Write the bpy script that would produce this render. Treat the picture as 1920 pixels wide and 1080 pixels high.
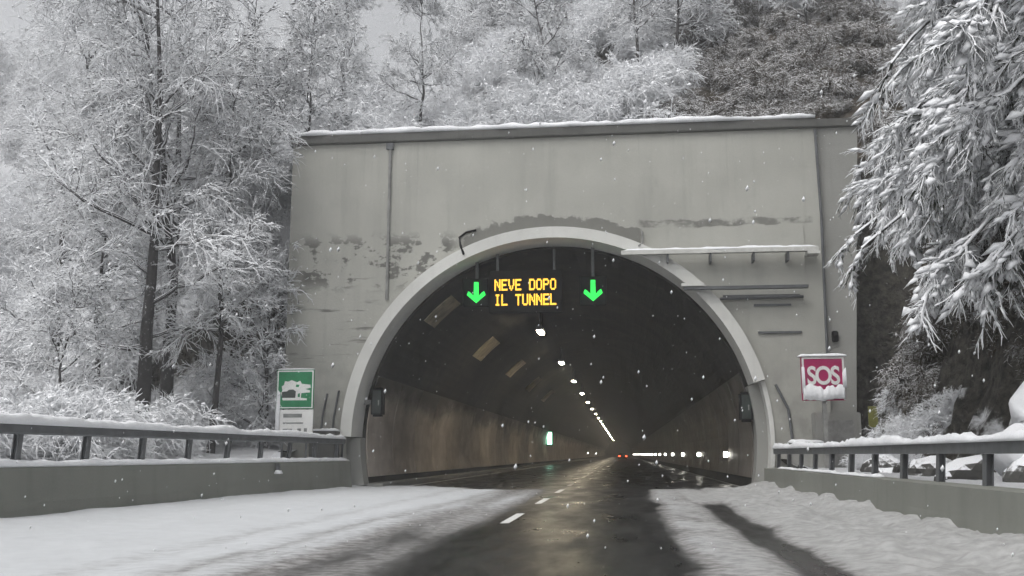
import bpy, bmesh, math, random
import numpy as np
from mathutils import Vector

for o in list(bpy.data.objects):
    bpy.data.objects.remove(o)
S = bpy.context.scene
COL = S.collection
R = math.radians

# ------------------------------------------------------------------ camera
cam_d = bpy.data.cameras.new('camera')
cam = bpy.data.objects.new('camera', cam_d)
COL.objects.link(cam)
cam.location = (0, 0, 1.15)
cam.rotation_euler = (R(90 + 9.575), 0, R(6.32))
cam_d.sensor_width = 36.0
cam_d.lens = 36.0 * 1850.0 / 1920.0
cam_d.clip_start = 0.05
cam_d.clip_end = 3000
S.camera = cam

# ------------------------------------------------------------------ sky, sun, exposure
SUN_EL, SUN_AZ = 58.0, 212.0            # overcast: a broad veiled sun high behind the camera
w = bpy.data.worlds.new('World')
S.world = w
w.use_nodes = True
nt = w.node_tree
nt.nodes.clear()
sky = nt.nodes.new('ShaderNodeTexSky')
sky.sky_type = 'NISHITA'
sky.sun_disc = False
sky.sun_elevation = R(SUN_EL)
sky.sun_rotation = R(SUN_AZ)
sky.air_density = 1.0
sky.dust_density = 4.0
sky.ozone_density = 1.0
hs = nt.nodes.new('ShaderNodeHueSaturation')
hs.inputs['Saturation'].default_value = 0.10
bg = nt.nodes.new('ShaderNodeBackground')
bg.inputs['Strength'].default_value = 0.10
wo = nt.nodes.new('ShaderNodeOutputWorld')
nt.links.new(sky.outputs[0], hs.inputs['Color'])
nt.links.new(hs.outputs[0], bg.inputs['Color'])
nt.links.new(bg.outputs[0], wo.inputs['Surface'])

sl = bpy.data.lights.new('sun', 'SUN')
sl.energy = 0.55
sl.angle = R(40)
sl.color = (1.0, 0.98, 0.95)
sun = bpy.data.objects.new('sun', sl)
COL.objects.link(sun)
sun.rotation_euler = (R(90 - SUN_EL), 0, R(180 - SUN_AZ))

S.view_settings.view_transform = 'Standard'
S.view_settings.look = 'None'
S.view_settings.gamma = 1.0
S.view_settings.use_curve_mapping = False
S.view_settings.exposure = 0.78
S.render.engine = 'CYCLES'
S.cycles.use_denoising = True
S.cycles.use_adaptive_sampling = True
S.cycles.adaptive_threshold = 0.05
S.cycles.adaptive_min_samples = 16
S.cycles.max_bounces = 7
S.cycles.diffuse_bounces = 3
S.cycles.glossy_bounces = 3
S.cycles.volume_bounces = 1
S.cycles.use_light_tree = False
S.cycles.transparent_max_bounces = 4

# ------------------------------------------------------------------ helpers
def vhash(ix, iy, seed):
    h = np.sin(ix * 127.1 + iy * 311.7 + seed * 74.7) * 43758.5453
    return h - np.floor(h)

def vnoise(x, y, seed=0.0):
    ix, iy = np.floor(x), np.floor(y)
    fx, fy = x - ix, y - iy
    fx, fy = fx * fx * (3 - 2 * fx), fy * fy * (3 - 2 * fy)
    a, b = vhash(ix, iy, seed), vhash(ix + 1, iy, seed)
    c, d = vhash(ix, iy + 1, seed), vhash(ix + 1, iy + 1, seed)
    return (a * (1 - fx) + b * fx) * (1 - fy) + (c * (1 - fx) + d * fx) * fy

def fbm(x, y, octv=4, seed=0.0):
    s, amp, tot = 0.0, 1.0, 0.0
    for k in range(octv):
        s = s + amp * (vnoise(x * 2 ** k, y * 2 ** k, seed + k * 9.3) - 0.5)
        tot += amp
        amp *= 0.5
    return s / tot * 2

def sstep(a, b, x):
    t = np.clip((x - a) / (b - a), 0, 1)
    return t * t * (3 - 2 * t)

def fast_mesh(name, verts, faces, smooth=False):
    """faces: (M,3) or (M,4) int array, or a list of such arrays"""
    me = bpy.data.meshes.new(name)
    if isinstance(faces, np.ndarray):
        faces = [faces]
    verts = np.asarray(verts, dtype=np.float32)
    me.vertices.add(len(verts))
    me.vertices.foreach_set('co', verts.ravel())
    li = np.concatenate([f.ravel() for f in faces]).astype(np.int32)
    tot = np.concatenate([np.full(len(f), f.shape[1], np.int32) for f in faces])
    st = np.concatenate([[0], np.cumsum(tot)[:-1]]).astype(np.int32)
    me.loops.add(len(li))
    me.loops.foreach_set('vertex_index', li)
    me.polygons.add(len(tot))
    me.polygons.foreach_set('loop_start', st)
    me.polygons.foreach_set('loop_total', tot)
    if smooth:
        me.polygons.foreach_set('use_smooth', np.ones(len(tot), bool))
    me.update(calc_edges=True)
    me.validate()
    return me

def link(name, me, mat, parent=None):
    o = bpy.data.objects.new(name, me)
    COL.objects.link(o)
    if mat is not None and me is not None and len(me.materials) == 0:
        me.materials.append(mat)
    if parent is not None:
        o.parent = parent
    return o

def empty(name, loc=(0, 0, 0), rz=0.0):
    o = bpy.data.objects.new(name, None)
    o.empty_display_size = 0.2
    o.location = loc
    o.rotation_euler = (0, 0, rz)
    COL.objects.link(o)
    return o

def tag(o, label=None, cat=None, group=None, kind=None):
    if label: o['label'] = label
    if cat: o['category'] = cat
    if group: o['group'] = group
    if kind: o['kind'] = kind
    return o

class MB:
    """a small mesh collector"""
    def __init__(self):
        self.v, self.f = [], []
    def add(self, vs, fs):
        n = len(self.v)
        self.v += [tuple(p) for p in vs]
        self.f += [tuple(i + n for i in f) for f in fs]
        return self
    def box(self, x0, x1, y0, y1, z0, z1):
        vs = [(x0, y0, z0), (x1, y0, z0), (x1, y1, z0), (x0, y1, z0), (x0, y0, z1), (x1, y0, z1), (x1, y1, z1), (x0, y1, z1)]
        return self.add(vs, [(0, 3, 2, 1), (4, 5, 6, 7), (0, 1, 5, 4), (1, 2, 6, 5), (2, 3, 7, 6), (3, 0, 4, 7)])
    def prism(self, poly, y0, y1):
        """poly: list of (x,z) counter-clockwise seen from -y; extruded along y"""
        n = len(poly)
        vs = [(x, y0, z) for x, z in poly] + [(x, y1, z) for x, z in poly]
        fs = [tuple(range(n)), tuple(range(2 * n - 1, n - 1, -1))]
        fs += [(i, i + n, (i + 1) % n + n, (i + 1) % n) for i in range(n)]
        return self.add(vs, fs)
    def tube(self, pts, r, n=8, caps=True):
        pts = [Vector(p) for p in pts]
        rr = r if isinstance(r, (list, tuple)) else [r] * len(pts)
        vs, fs = [], []
        for i, p in enumerate(pts):
            t = (pts[min(i + 1, len(pts) - 1)] - pts[max(i - 1, 0)]).normalized()
            a = t.cross(Vector((0, 0, 1)))
            if a.length < 0.05: a = t.cross(Vector((0, 1, 0)))
            a.normalize(); b = a.cross(t)
            for k in range(n):
                an = 2 * math.pi * k / n
                vs.append(p + (a * math.cos(an) + b * math.sin(an)) * rr[i])
        for i in range(len(pts) - 1):
            for k in range(n):
                fs.append((i * n + k, i * n + (k + 1) % n, (i + 1) * n + (k + 1) % n, (i + 1) * n + k))
        if caps:
            fs.append(tuple(range(n - 1, -1, -1)))
            m = (len(pts) - 1) * n
            fs.append(tuple(range(m, m + n)))
        return self.add(vs, fs)
    def build(self, name, mat, parent=None, bevel=0.0, smooth=False):
        me = bpy.data.meshes.new(name)
        me.from_pydata(self.v, [], self.f)
        bm = bmesh.new(); bm.from_mesh(me)
        bmesh.ops.recalc_face_normals(bm, faces=bm.faces)
        if bevel > 0:
            bmesh.ops.bevel(bm, geom=bm.edges[:], offset=bevel, segments=2, affect='EDGES', clamp_overlap=True)
        if smooth:
            for f in bm.faces: f.smooth = True
        bm.to_mesh(me); bm.free()
        return link(name, me, mat, parent)

# ------------------------------------------------------------------ materials
class N:
    def __init__(self, name):
        self.m = bpy.data.materials.new(name)
        self.m.use_nodes = True
        self.t = self.m.node_tree
        self.t.nodes.clear()
        self.out = self.t.nodes.new('ShaderNodeOutputMaterial')
    def n(self, typ, **kw):
        nd = self.t.nodes.new(typ)
        for k, v in kw.items():
            if k in nd.inputs.keys(): self.put(nd.inputs[k], v)
            else: setattr(nd, k, v)
        return nd
    def put(self, sock, v):
        if isinstance(v, bpy.types.NodeSocket): self.t.links.new(v, sock)
        else: sock.default_value = v
    def noise(self, scale, detail=4.0, rough=0.55, vec=None, off=None):
        nd = self.t.nodes.new('ShaderNodeTexNoise')
        nd.inputs['Scale'].default_value = scale
        nd.inputs['Detail'].default_value = detail
        nd.inputs['Roughness'].default_value = rough
        if vec is not None: self.t.links.new(vec, nd.inputs['Vector'])
        return nd.outputs['Fac']
    def obj(self):
        return self.t.nodes.new('ShaderNodeTexCoord').outputs['Object']
    def mapping(self, vec, scale=(1, 1, 1), loc=(0, 0, 0)):
        nd = self.t.nodes.new('ShaderNodeMapping')
        nd.inputs['Scale'].default_value = scale
        nd.inputs['Location'].default_value = loc
        self.t.links.new(vec, nd.inputs['Vector'])
        return nd.outputs[0]
    def sep(self, vec):
        nd = self.t.nodes.new('ShaderNodeSeparateXYZ')
        self.t.links.new(vec, nd.inputs[0])
        return nd.outputs
    def math(self, op, a, b=None, clamp=False):
        nd = self.t.nodes.new('ShaderNodeMath')
        nd.operation = op
        nd.use_clamp = clamp
        self.put(nd.inputs[0], a)
        if b is not None: self.put(nd.inputs[1], b)
        return nd.outputs[0]
    def rng(self, v, a, b, c=0.0, d=1.0, smooth=True):
        nd = self.t.nodes.new('ShaderNodeMapRange')
        if smooth: nd.interpolation_type = 'SMOOTHSTEP'
        self.put(nd.inputs['Value'], v)
        nd.inputs['From Min'].default_value = a
        nd.inputs['From Max'].default_value = b
        nd.inputs['To Min'].default_value = c
        nd.inputs['To Max'].default_value = d
        return nd.outputs[0]
    def mix(self, f, a, b):
        nd = self.t.nodes.new('ShaderNodeMix')
        nd.data_type = 'RGBA'
        self.put(nd.inputs[0], f)
        for i, v in ((6, a), (7, b)):
            if isinstance(v, bpy.types.NodeSocket): self.t.links.new(v, nd.inputs[i])
            else: nd.inputs[i].default_value = (*v, 1.0) if len(v) == 3 else v
        return nd.outputs[2]
    def bsdf(self, col, rough=0.8, bump=None, bump_s=0.3, bump_d=0.02, spec=0.5, emis=None, emis_s=0.0, metal=0.0):
        p = self.t.nodes.new('ShaderNodeBsdfPrincipled')
        if isinstance(col, bpy.types.NodeSocket): self.t.links.new(col, p.inputs['Base Color'])
        else: p.inputs['Base Color'].default_value = (*col, 1)
        self.put(p.inputs['Roughness'], rough)
        self.put(p.inputs['Specular IOR Level'], spec)
        p.inputs['Metallic'].default_value = metal
        if emis is not None:
            p.inputs['Emission Color'].default_value = (*emis, 1)
            p.inputs['Emission Strength'].default_value = emis_s
        if bump is not None:
            b = self.t.nodes.new('ShaderNodeBump')
            b.inputs['Strength'].default_value = bump_s
            b.inputs['Distance'].default_value = bump_d
            self.t.links.new(bump, b.inputs['Height'])
            self.t.links.new(b.outputs[0], p.inputs['Normal'])
        self.t.links.new(p.outputs[0], self.out.inputs['Surface'])
        return self.m

SNOW = (0.84, 0.85, 0.87)

def mat_plain(name, col, rough=0.6, var=0.25, scale=3.0, **kw):
    g = N(name)
    f = g.noise(scale, 5, 0.6, g.obj())
    c = g.mix(g.rng(f, 0.3, 0.7), tuple(c * (1 - var) for c in col), tuple(min(1, c * (1 + var)) for c in col))
    return g.bsdf(c, rough, f, 0.15, 0.01, **kw)

def mat_emit(name, col, s):
    g = N(name)
    e = g.n('ShaderNodeEmission')
    e.inputs['Color'].default_value = (*col, 1)
    e.inputs['Strength'].default_value = s
    g.t.links.new(e.outputs[0], g.out.inputs['Surface'])
    return g.m

def mat_snow(name='snow', col=SNOW, dirt=0.0):
    g = N(name)
    f = g.noise(2.0, 6, 0.6, g.obj())
    f2 = g.noise(14.0, 3, 0.6, g.obj())
    c = g.mix(g.rng(f, 0.3, 0.7), tuple(x * (0.90 - dirt) for x in col), col)
    return g.bsdf(c, 0.75, g.math('ADD', f2, g.math('MULTIPLY', f, 2.0)), 0.35, 0.03, spec=0.25)

def mat_branch(name, bark, thr=(0.02, 0.30), snowcol=(0.90, 0.91, 0.93), patch=0.25, nzk=1.0, trans=0.0):
    """bark with snow settled on what faces up; thin snow lets some light through"""
    g = N(name)
    geo = g.n('ShaderNodeNewGeometry')
    nz = g.sep(geo.outputs['Normal'])[2]
    f = g.noise(1.6, 4, 0.6, geo.outputs['Position'])
    f2 = g.noise(9.0, 3, 0.6, geo.outputs['Position'])
    v = g.math('ADD', g.math('MULTIPLY', nz, nzk), g.math('MULTIPLY', g.math('SUBTRACT', g.math('MULTIPLY', g.math('ADD', f, f2), 0.5), 0.5), patch * 4))
    sn = g.rng(v, thr[0], thr[1])
    b = g.mix(f2, tuple(c * 0.6 for c in bark), tuple(c * 1.4 for c in bark))
    col = g.mix(sn, b, snowcol)
    m_ = g.bsdf(col, 0.85, spec=0.2)
    if trans > 0:
        p = [n for n in g.t.nodes if n.type == 'BSDF_PRINCIPLED'][0]
        tr = g.n('ShaderNodeBsdfTranslucent')
        g.t.links.new(col, tr.inputs['Color'])
        mx = g.n('ShaderNodeMixShader')
        g.put(mx.inputs[0], g.math('MULTIPLY', sn, trans))
        g.t.links.new(p.outputs[0], mx.inputs[1]); g.t.links.new(tr.outputs[0], mx.inputs[2])
        g.t.links.new(mx.outputs[0], g.out.inputs['Surface'])
    return m_

M = {}
M['snow'] = mat_snow()
M['bark'] = mat_branch('bark_with_snow', (0.065, 0.062, 0.061), (0.12, 0.42), patch=0.50, trans=0)
M['twig'] = mat_branch('twig_with_snow', (0.10, 0.094, 0.09), (-0.55, -0.12), patch=0.32, nzk=0.55)
M['fluff'] = mat_branch('settled_snow', (0.70, 0.71, 0.73), (-1.2, -0.6), patch=0.1)
M['rime'] = mat_branch('rimed_twig', (0.14, 0.132, 0.126), (-0.75, -0.32), patch=0.30, nzk=0.45)
M['ever'] = mat_branch('evergreen_with_snow', (0.035, 0.042, 0.026), (-0.36, 0.02), patch=0.36, nzk=0.8)
M['brush'] = mat_branch('dry_brush', (0.085, 0.072, 0.055), (0.40, 0.75), patch=0.30, trans=0)
M['steel'] = mat_plain('galvanised_steel', (0.10, 0.105, 0.11), 0.5, 0.2, 4.0)
M['black'] = mat_plain('black_enamel', (0.010, 0.010, 0.010), 0.6, spec=0.08)
M['grey_metal'] = mat_plain('grey_metal', (0.24, 0.24, 0.23), 0.55)
M['white_steel'] = mat_plain('pale_steel', (0.55, 0.55, 0.52), 0.55, 0.12)
M['white_paint'] = mat_plain('white_paint', (0.75, 0.75, 0.73), 0.5, 0.06)
M['red_paint'] = mat_plain('red_paint', (0.36, 0.014, 0.10), 0.5, 0.12)
M['green_paint'] = mat_plain('green_paint', (0.008, 0.20, 0.075), 0.5, 0.15)
M['dark_paint'] = mat_plain('dark_paint', (0.03, 0.04, 0.035), 0.5)
M['grey_paint'] = mat_plain('grey_paint', (0.22, 0.23, 0.22), 0.5)
M['yellow_paint'] = mat_plain('yellow_paint', (0.15, 0.15, 0.035), 0.5)
M['amber'] = mat_emit('amber_led', (1.0, 0.50, 0.05), 1.25)
M['green_led'] = mat_emit('green_led', (0.04, 1.0, 0.11), 0.9)
M['lamp'] = mat_emit('lamp_tube', (1.0, 0.86, 0.62), 75.0)
M['marker'] = mat_emit('marker_led', (1.0, 0.96, 0.88), 16.0)
M['exit'] = mat_emit('exit_sign_light', (0.45, 1.0, 0.72), 3.5)
M['tail'] = mat_emit('tail_light', (1.0, 0.08, 0.03), 8.0)

for k_ in ('amber', 'green_led', 'marker', 'exit', 'tail'):      # small glows: seen, not sampled as lamps
    M[k_].cycles.emission_sampling = 'NONE'

# geometry of the place (metres; road runs along +y, x to the right)
PY = 33.0                    # portal front
XC, ZC = -2.28, 1.63         # centre of the arch
RO, RI = 7.17, 6.79          # outer and inner radius of the arch ring
FX0, FX1, PX1 = -11.55, 6.70, 8.10
FZ = 12.05                   # underside of the coping

def concrete_mat(name, base, stains=True):
    g = N(name)
    o = g.obj()
    x, y, z = g.sep(o)
    big = g.noise(0.35, 4, 0.55, o)
    med = g.noise(1.7, 6, 0.6, o)
    fine = g.noise(18, 4, 0.6, o)
    streak = g.noise(1.0, 5, 0.65, g.mapping(o, (2.6, 2.6, 0.16)))
    c = g.mix(g.rng(big, 0.3, 0.7), tuple(v * 0.90 for v in base), tuple(min(v * 1.06, 1) for v in base))
    run = g.noise(1.0, 6, 0.7, g.mapping(o, (6.0, 6.0, 0.10), (7.3, 0, 0)))
    c = g.mix(g.math('MULTIPLY', g.rng(run, 0.52, 0.75), g.rng(z, 7.5, 12.0, 0.05, 0.38)), c, tuple(v * 0.5 for v in base))
    c = g.mix(g.rng(streak, 0.48, 0.8, 0, 0.34), c, tuple(v * 0.55 for v in base))
    c = g.mix(g.rng(med, 0.55, 0.8, 0, 0.22), c, tuple(v * 0.55 for v in base))
    if stains:
        def boxmask(x0, x1, z0, z1, s=0.35):
            a = g.math('MULTIPLY', g.rng(x, x0 - s, x0 + s), g.rng(x, x1 - s, x1 + s, 1, 0))
            b = g.math('MULTIPLY', g.rng(z, z0 - s, z0 + s), g.rng(z, z1 - s, z1 + s, 1, 0))
            return g.math('MULTIPLY', a, b)
        blot = g.noise(1.5, 8, 0.68, g.mapping(o, (1, 1, 1.5), (3.1, 0, 1.7)))
        m1 = g.math('MULTIPLY', boxmask(-11.2, -5.6, 6.9, 8.6), g.rng(blot, 0.53, 0.58))
        hband = g.noise(1.0, 6, 0.62, g.mapping(o, (0.45, 1, 4.5), (0.4, 0, 0.3)))
        m2 = g.math('MULTIPLY', boxmask(-11.4, -8.4, 4.2, 7.4), g.rng(hband, 0.56, 0.66))
        # damp band above the crown of the arch
        wob = g.math('MULTIPLY', g.math('SUBTRACT', g.noise(1.0, 7, 0.62, o), 0.5), 1.3)
        dx = g.math('SUBTRACT', x, XC); dz = g.math('SUBTRACT', z, ZC)
        rad = g.math('SQRT', g.math('ADD', g.math('MULTIPLY', dx, dx), g.math('MULTIPLY', dz, dz)))
        rr = g.math('ADD', rad, wob)
        m3 = g.math('MULTIPLY', g.rng(rr, RO + 0.38, RO + 0.46, 1, 0), boxmask(-5.35, 0.75, 7.5, 11, 0.06))
        zz = g.math('ADD', z, g.math('MULTIPLY', wob, 0.35))
        m4 = g.math('MULTIPLY', g.math('MULTIPLY', g.rng(zz, 8.72, 8.78), g.rng(zz, 8.95, 9.02, 1, 0)), boxmask(0.7, 6.4, 8, 10, 0.1))
        low = g.math('MULTIPLY', g.rng(z, 1.5, 6.5, 1, 0), g.rng(med, 0.30, 0.65))
        c = g.mix(g.math('MULTIPLY', low, 0.45), c, tuple(v * 0.45 for v in base))
        m4 = g.math('MULTIPLY', m4, g.rng(blot, 0.38, 0.56))
        for mm, k in ((m1, 0.95), (m2, 0.85), (m3, 0.80), (m4, 0.80)):
            c = g.mix(g.math('MULTIPLY', mm, k), c, tuple(v * 0.33 for v in base))
    return g.bsdf(c, 0.85, g.math('ADD', fine, g.math('MULTIPLY', med, 2)), 0.25, 0.015, spec=0.25)

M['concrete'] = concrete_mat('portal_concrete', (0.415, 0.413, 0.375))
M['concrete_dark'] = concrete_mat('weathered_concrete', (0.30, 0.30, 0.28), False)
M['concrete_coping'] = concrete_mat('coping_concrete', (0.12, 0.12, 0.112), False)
M['ring'] = concrete_mat('ring_concrete', (0.63, 0.63, 0.60), False)
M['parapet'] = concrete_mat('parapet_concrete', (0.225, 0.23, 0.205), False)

def lining_mat():
    g = N('sooty_vault')
    o = g.obj()
    f = g.noise(0.6, 5, 0.6, o)
    f2 = g.noise(3.0, 5, 0.65, g.mapping(o, (1, 0.4, 1)))
    c = g.mix(g.rng(f, 0.35, 0.7), (0.018, 0.018, 0.016), (0.038, 0.035, 0.028))
    c = g.mix(g.rng(f2, 0.58, 0.75, 0, 0.5), c, (0.11, 0.10, 0.08))
    return g.bsdf(c, 0.8, f2, 0.4, 0.03, spec=0.2)
M['vault'] = lining_mat()
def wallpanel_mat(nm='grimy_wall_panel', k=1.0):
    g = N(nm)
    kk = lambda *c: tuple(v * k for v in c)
    o = g.obj()
    z = g.sep(o)[2]
    f = g.noise(0.9, 5, 0.6, o)
    s = g.noise(0.8, 6, 0.6, g.mapping(o, (1, 0.35, 0.8), (2.0, 5.0, 1.0)))
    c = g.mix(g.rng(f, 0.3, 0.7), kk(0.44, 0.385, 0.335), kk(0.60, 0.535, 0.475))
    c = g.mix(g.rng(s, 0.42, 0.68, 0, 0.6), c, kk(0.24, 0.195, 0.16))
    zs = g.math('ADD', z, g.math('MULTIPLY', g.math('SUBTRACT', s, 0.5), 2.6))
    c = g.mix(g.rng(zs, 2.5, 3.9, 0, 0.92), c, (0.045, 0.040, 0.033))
    return g.bsdf(c, 0.55, s, 0.1, 0.01, spec=0.35)
M['wall_panel'] = wallpanel_mat()
M['shaded_panel'] = wallpanel_mat('shaded_wall_panel', 0.36)  # same panel with the right wall's weaker light darkened into its colour
M['patch'] = mat_plain('pale_vault_patch', (0.40, 0.35, 0.24), 0.7, 0.3, 2.0)

# ------------------------------------------------------------------ the road and its snow
def road_snow_amount(X, Y):
    n1 = fbm(X * 0.7, Y * 0.16, 4, 3.0)
    n2 = fbm(X * 2.2, Y * 0.9, 4, 11.0)
    n3 = fbm(X * 1.2, Y * 1.2, 3, 23.0)
    def band(a, b, s):
        return sstep(a - s, a + s, X) * (1 - sstep(b - s, b + s, X))
    Xw = X + 0.22 * fbm(Y * 0.22, Y * 0.0 + 4.0, 3, 6.0) + 0.09 * n2
    Xn = X + 0.10 * n2 + 0.10 * n1
    s = np.zeros_like(X)
    left = 1 - sstep(-4.9, -3.1, X + 0.7 * n1 + 0.15 * n2)
    mid = 0.72 * band(-4.4, -2.55, 0.5) + 0.45 * n1 * band(-4.6, -2.5, 0.4)
    trackL = 0.30 * band(-3.55, -2.85, 0.25) + 0.22 * band(-5.6, -5.0, 0.3)
    s = np.maximum(left, mid) - trackL
    ridge = 0.74 * sstep(0.55, 1.10, Xw) * (1 - sstep(1.50, 1.92, Xw))
    right = 1.0 * sstep(2.12, 2.5, Xw + 0.06 * n3)
    fill = 0.95 * sstep(22.5, 25.0, Y + 1.5 * n3) * band(1.6, 2.4, 0.12)     # the outer wheel track fades out
    s = np.maximum(s, ridge * np.clip(0.95 + 0.45 * n2, 0, 1))
    s = np.maximum(s, right)
    s = np.maximum(s, fill)
    s = s + 0.06 * n2 * (s > 0.05)
    # blown in a little past the mouth of the tunnel, then nothing
    lim = 33.6 + 2.0 * n1 + 1.5 * sstep(-4, -8, X) - 1.0 * sstep(0, 4, X)
    s = s * (1 - sstep(lim - 1.2, lim + 0.8, Y))
    return np.clip(s, 0, 1)

def grid_mesh(name, xs, ys, zf):
    X, Y = np.meshgrid(xs, ys)
    Z = zf(X, Y)
    v = np.stack([X, Y, Z], -1).reshape(-1, 3)
    nx, ny = len(xs), len(ys)
    i = np.arange(nx - 1)[None, :] + np.arange(ny - 1)[:, None] * nx
    q = np.stack([i, i + 1, i + 1 + nx, i + nx], -1).reshape(-1, 4)
    return v, q

xs = np.concatenate([np.arange(-11.6, -9.0, 0.2), np.arange(-9.0, 5.2, 0.09), [5.3]])
ys = np.concatenate([np.arange(-8, 4, 0.5), np.arange(4, 20, 0.12), np.arange(20, 38, 0.16), np.arange(38, 60, 1.5), np.arange(60, 530, 10)])
def road_z(X, Y):
    s = road_snow_amount(X, Y)
    n = fbm(X * 3.0, Y * 3.0, 3, 5.0)
    n2 = fbm(X * 0.9, Y * 0.9, 3, 7.0)
    chunk = sstep(2.3, 3.0, X)
    wallbank = 0.10 * sstep(-8.4, -9.6, X) + 0.14 * sstep(3.5, 4.5, X)
    return s * (0.05 + 0.018 * n + 0.03 * n2 + chunk * (0.05 + 0.07 * n + 0.07 * n2 + 0.05 * np.maximum(0, fbm(X * 6.0, Y * 4.0, 2, 31.0))) + wallbank)
v, q = grid_mesh('road', xs, ys, road_z)
me = fast_mesh('road', v, q, True)
at = me.attributes.new('snow', 'FLOAT', 'POINT')
at.data.foreach_set('value', road_snow_amount(v[:, 0], v[:, 1]).astype(np.float32))

def road_mat():
    g = N('wet_asphalt_and_snow')
    a = g.n('ShaderNodeAttribute'); a.attribute_name = 'snow'
    sn = a.outputs['Fac']
    o = g.obj()
    f = g.noise(1.2, 5, 0.6, g.mapping(o, (1, 0.25, 1)))
    ff = g.noise(60, 3, 0.6, o)
    f5 = g.noise(6, 5, 0.65, o)
    asph = g.mix(g.rng(f, 0.3, 0.7), (0.016, 0.016, 0.016), (0.032, 0.031, 0.030))
    wetlane = g.rng(f, 0.25, 0.75, 0.22, 0.5)
    snc = g.mix(g.rng(f5, 0.25, 0.75), (0.53, 0.545, 0.56), (0.58, 0.595, 0.61))
    # right verge snow greyed in its colour for the shade of trees and bank
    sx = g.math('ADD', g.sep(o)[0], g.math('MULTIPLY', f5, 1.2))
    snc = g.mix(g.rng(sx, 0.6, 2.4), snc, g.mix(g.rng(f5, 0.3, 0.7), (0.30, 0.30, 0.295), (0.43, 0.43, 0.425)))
    slush = g.mix(g.rng(f5, 0.3, 0.7), (0.16, 0.155, 0.15), (0.36, 0.355, 0.35))
    k = g.math('ADD', sn, g.math('MULTIPLY', g.math('SUBTRACT', f5, 0.5), 0.35))
    c = g.mix(g.rng(k, 0.04, 0.45), asph, slush)
    c = g.mix(g.rng(k, 0.40, 0.95), c, snc)
    rough = g.math('ADD', g.math('MULTIPLY', g.rng(k, 0.05, 0.5), 0.5), wetlane)
    b = g.math('ADD', g.math('MULTIPLY', ff, 0.25), f5)
    return g.bsdf(c, rough, b, 0.09, 0.02, spec=0.20)
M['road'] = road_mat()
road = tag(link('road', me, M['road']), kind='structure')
# lane dashes, each a painted sheet on the asphalt
for k in range(1, 22):
    y0 = 10.2 + 6.75 * k
    dash = MB()
    pts = [(-2.08, y0), (-1.93, y0 + 0.03), (-1.93, y0 + 2.75), (-2.08, y0 + 2.7)]
    dash.add([(x, y, 0.012) for x, y in pts] + [(x, y, 0.004) for x, y in pts],
             [(0, 1, 2, 3), (0, 4, 5, 1), (1, 5, 6, 2), (2, 6, 7, 3), (3, 7, 4, 0)])
    dash.build('lane_dash', M['white_paint'], road)
for xx, nm in ((4.25, 'edge_line'), (-7.9, 'edge_line')):
    e = MB(); e.box(xx - 0.08, xx + 0.08, 35.5, 300, -0.02, 0.006)
    e.build(nm, M['white_paint'], road)

# ------------------------------------------------------------------ terrain
def terrain_z(X, Y):
    n1 = fbm(X * 0.09, Y * 0.09, 4, 1.0)
    n2 = fbm(X * 0.45, Y * 0.45, 4, 2.0)
    n3 = fbm(X * 1.6, Y * 1.6, 3, 4.0)
    # left: low wooded slope
    lx = np.maximum(0, -11.5 - X)
    zl = 0.55 + 0.10 * np.minimum(lx, 12) + 0.22 * np.maximum(0, lx - 12) + 0.08 * np.maximum(0, Y - 25) + 0.33 * np.maximum(0, Y - 55)
    zl = zl + 1.2 * n1 * sstep(0, 6, lx) + 0.35 * n2
    # above the tunnel
    slope = 0.40 + 0.46 * sstep(-13, 3, X)
    zc = 11.2 + slope * np.maximum(0, Y - 35.5) + 1.0 * n2 + 2.0 * n1 * sstep(36, 46, Y) + 0.25 * n3
    wc = sstep(-21, -12.2, X + 1.5 * n2) * sstep(34.6, 35.0, Y)
    z = zl * (1 - wc) + np.maximum(zc, zl) * wc
    # right: steep rock bank beside the road
    x0 = 6.2 + 2.0 * sstep(25, 33.5, Y) + 0.7 * n2
    zr = 0.75 + 4.2 * sstep(x0, x0 + 2.4, X + 0.5 * n3) + 1.15 * np.maximum(0, X - x0 - 1.8) + 0.9 * n2 * sstep(x0 - 0.5, x0 + 1.5, X) + 0.5 * n3 * sstep(x0, x0 + 1.5, X)
    wr = sstep(4.9, 5.4, X)
    z = np.where(Y < 35.0, z * (1 - wr) + zr * wr, np.maximum(z, zr * wr))
    return np.where(z > 48, 48 + 22 * (1 - np.exp(-(z - 48) / 22)), z)

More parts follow.
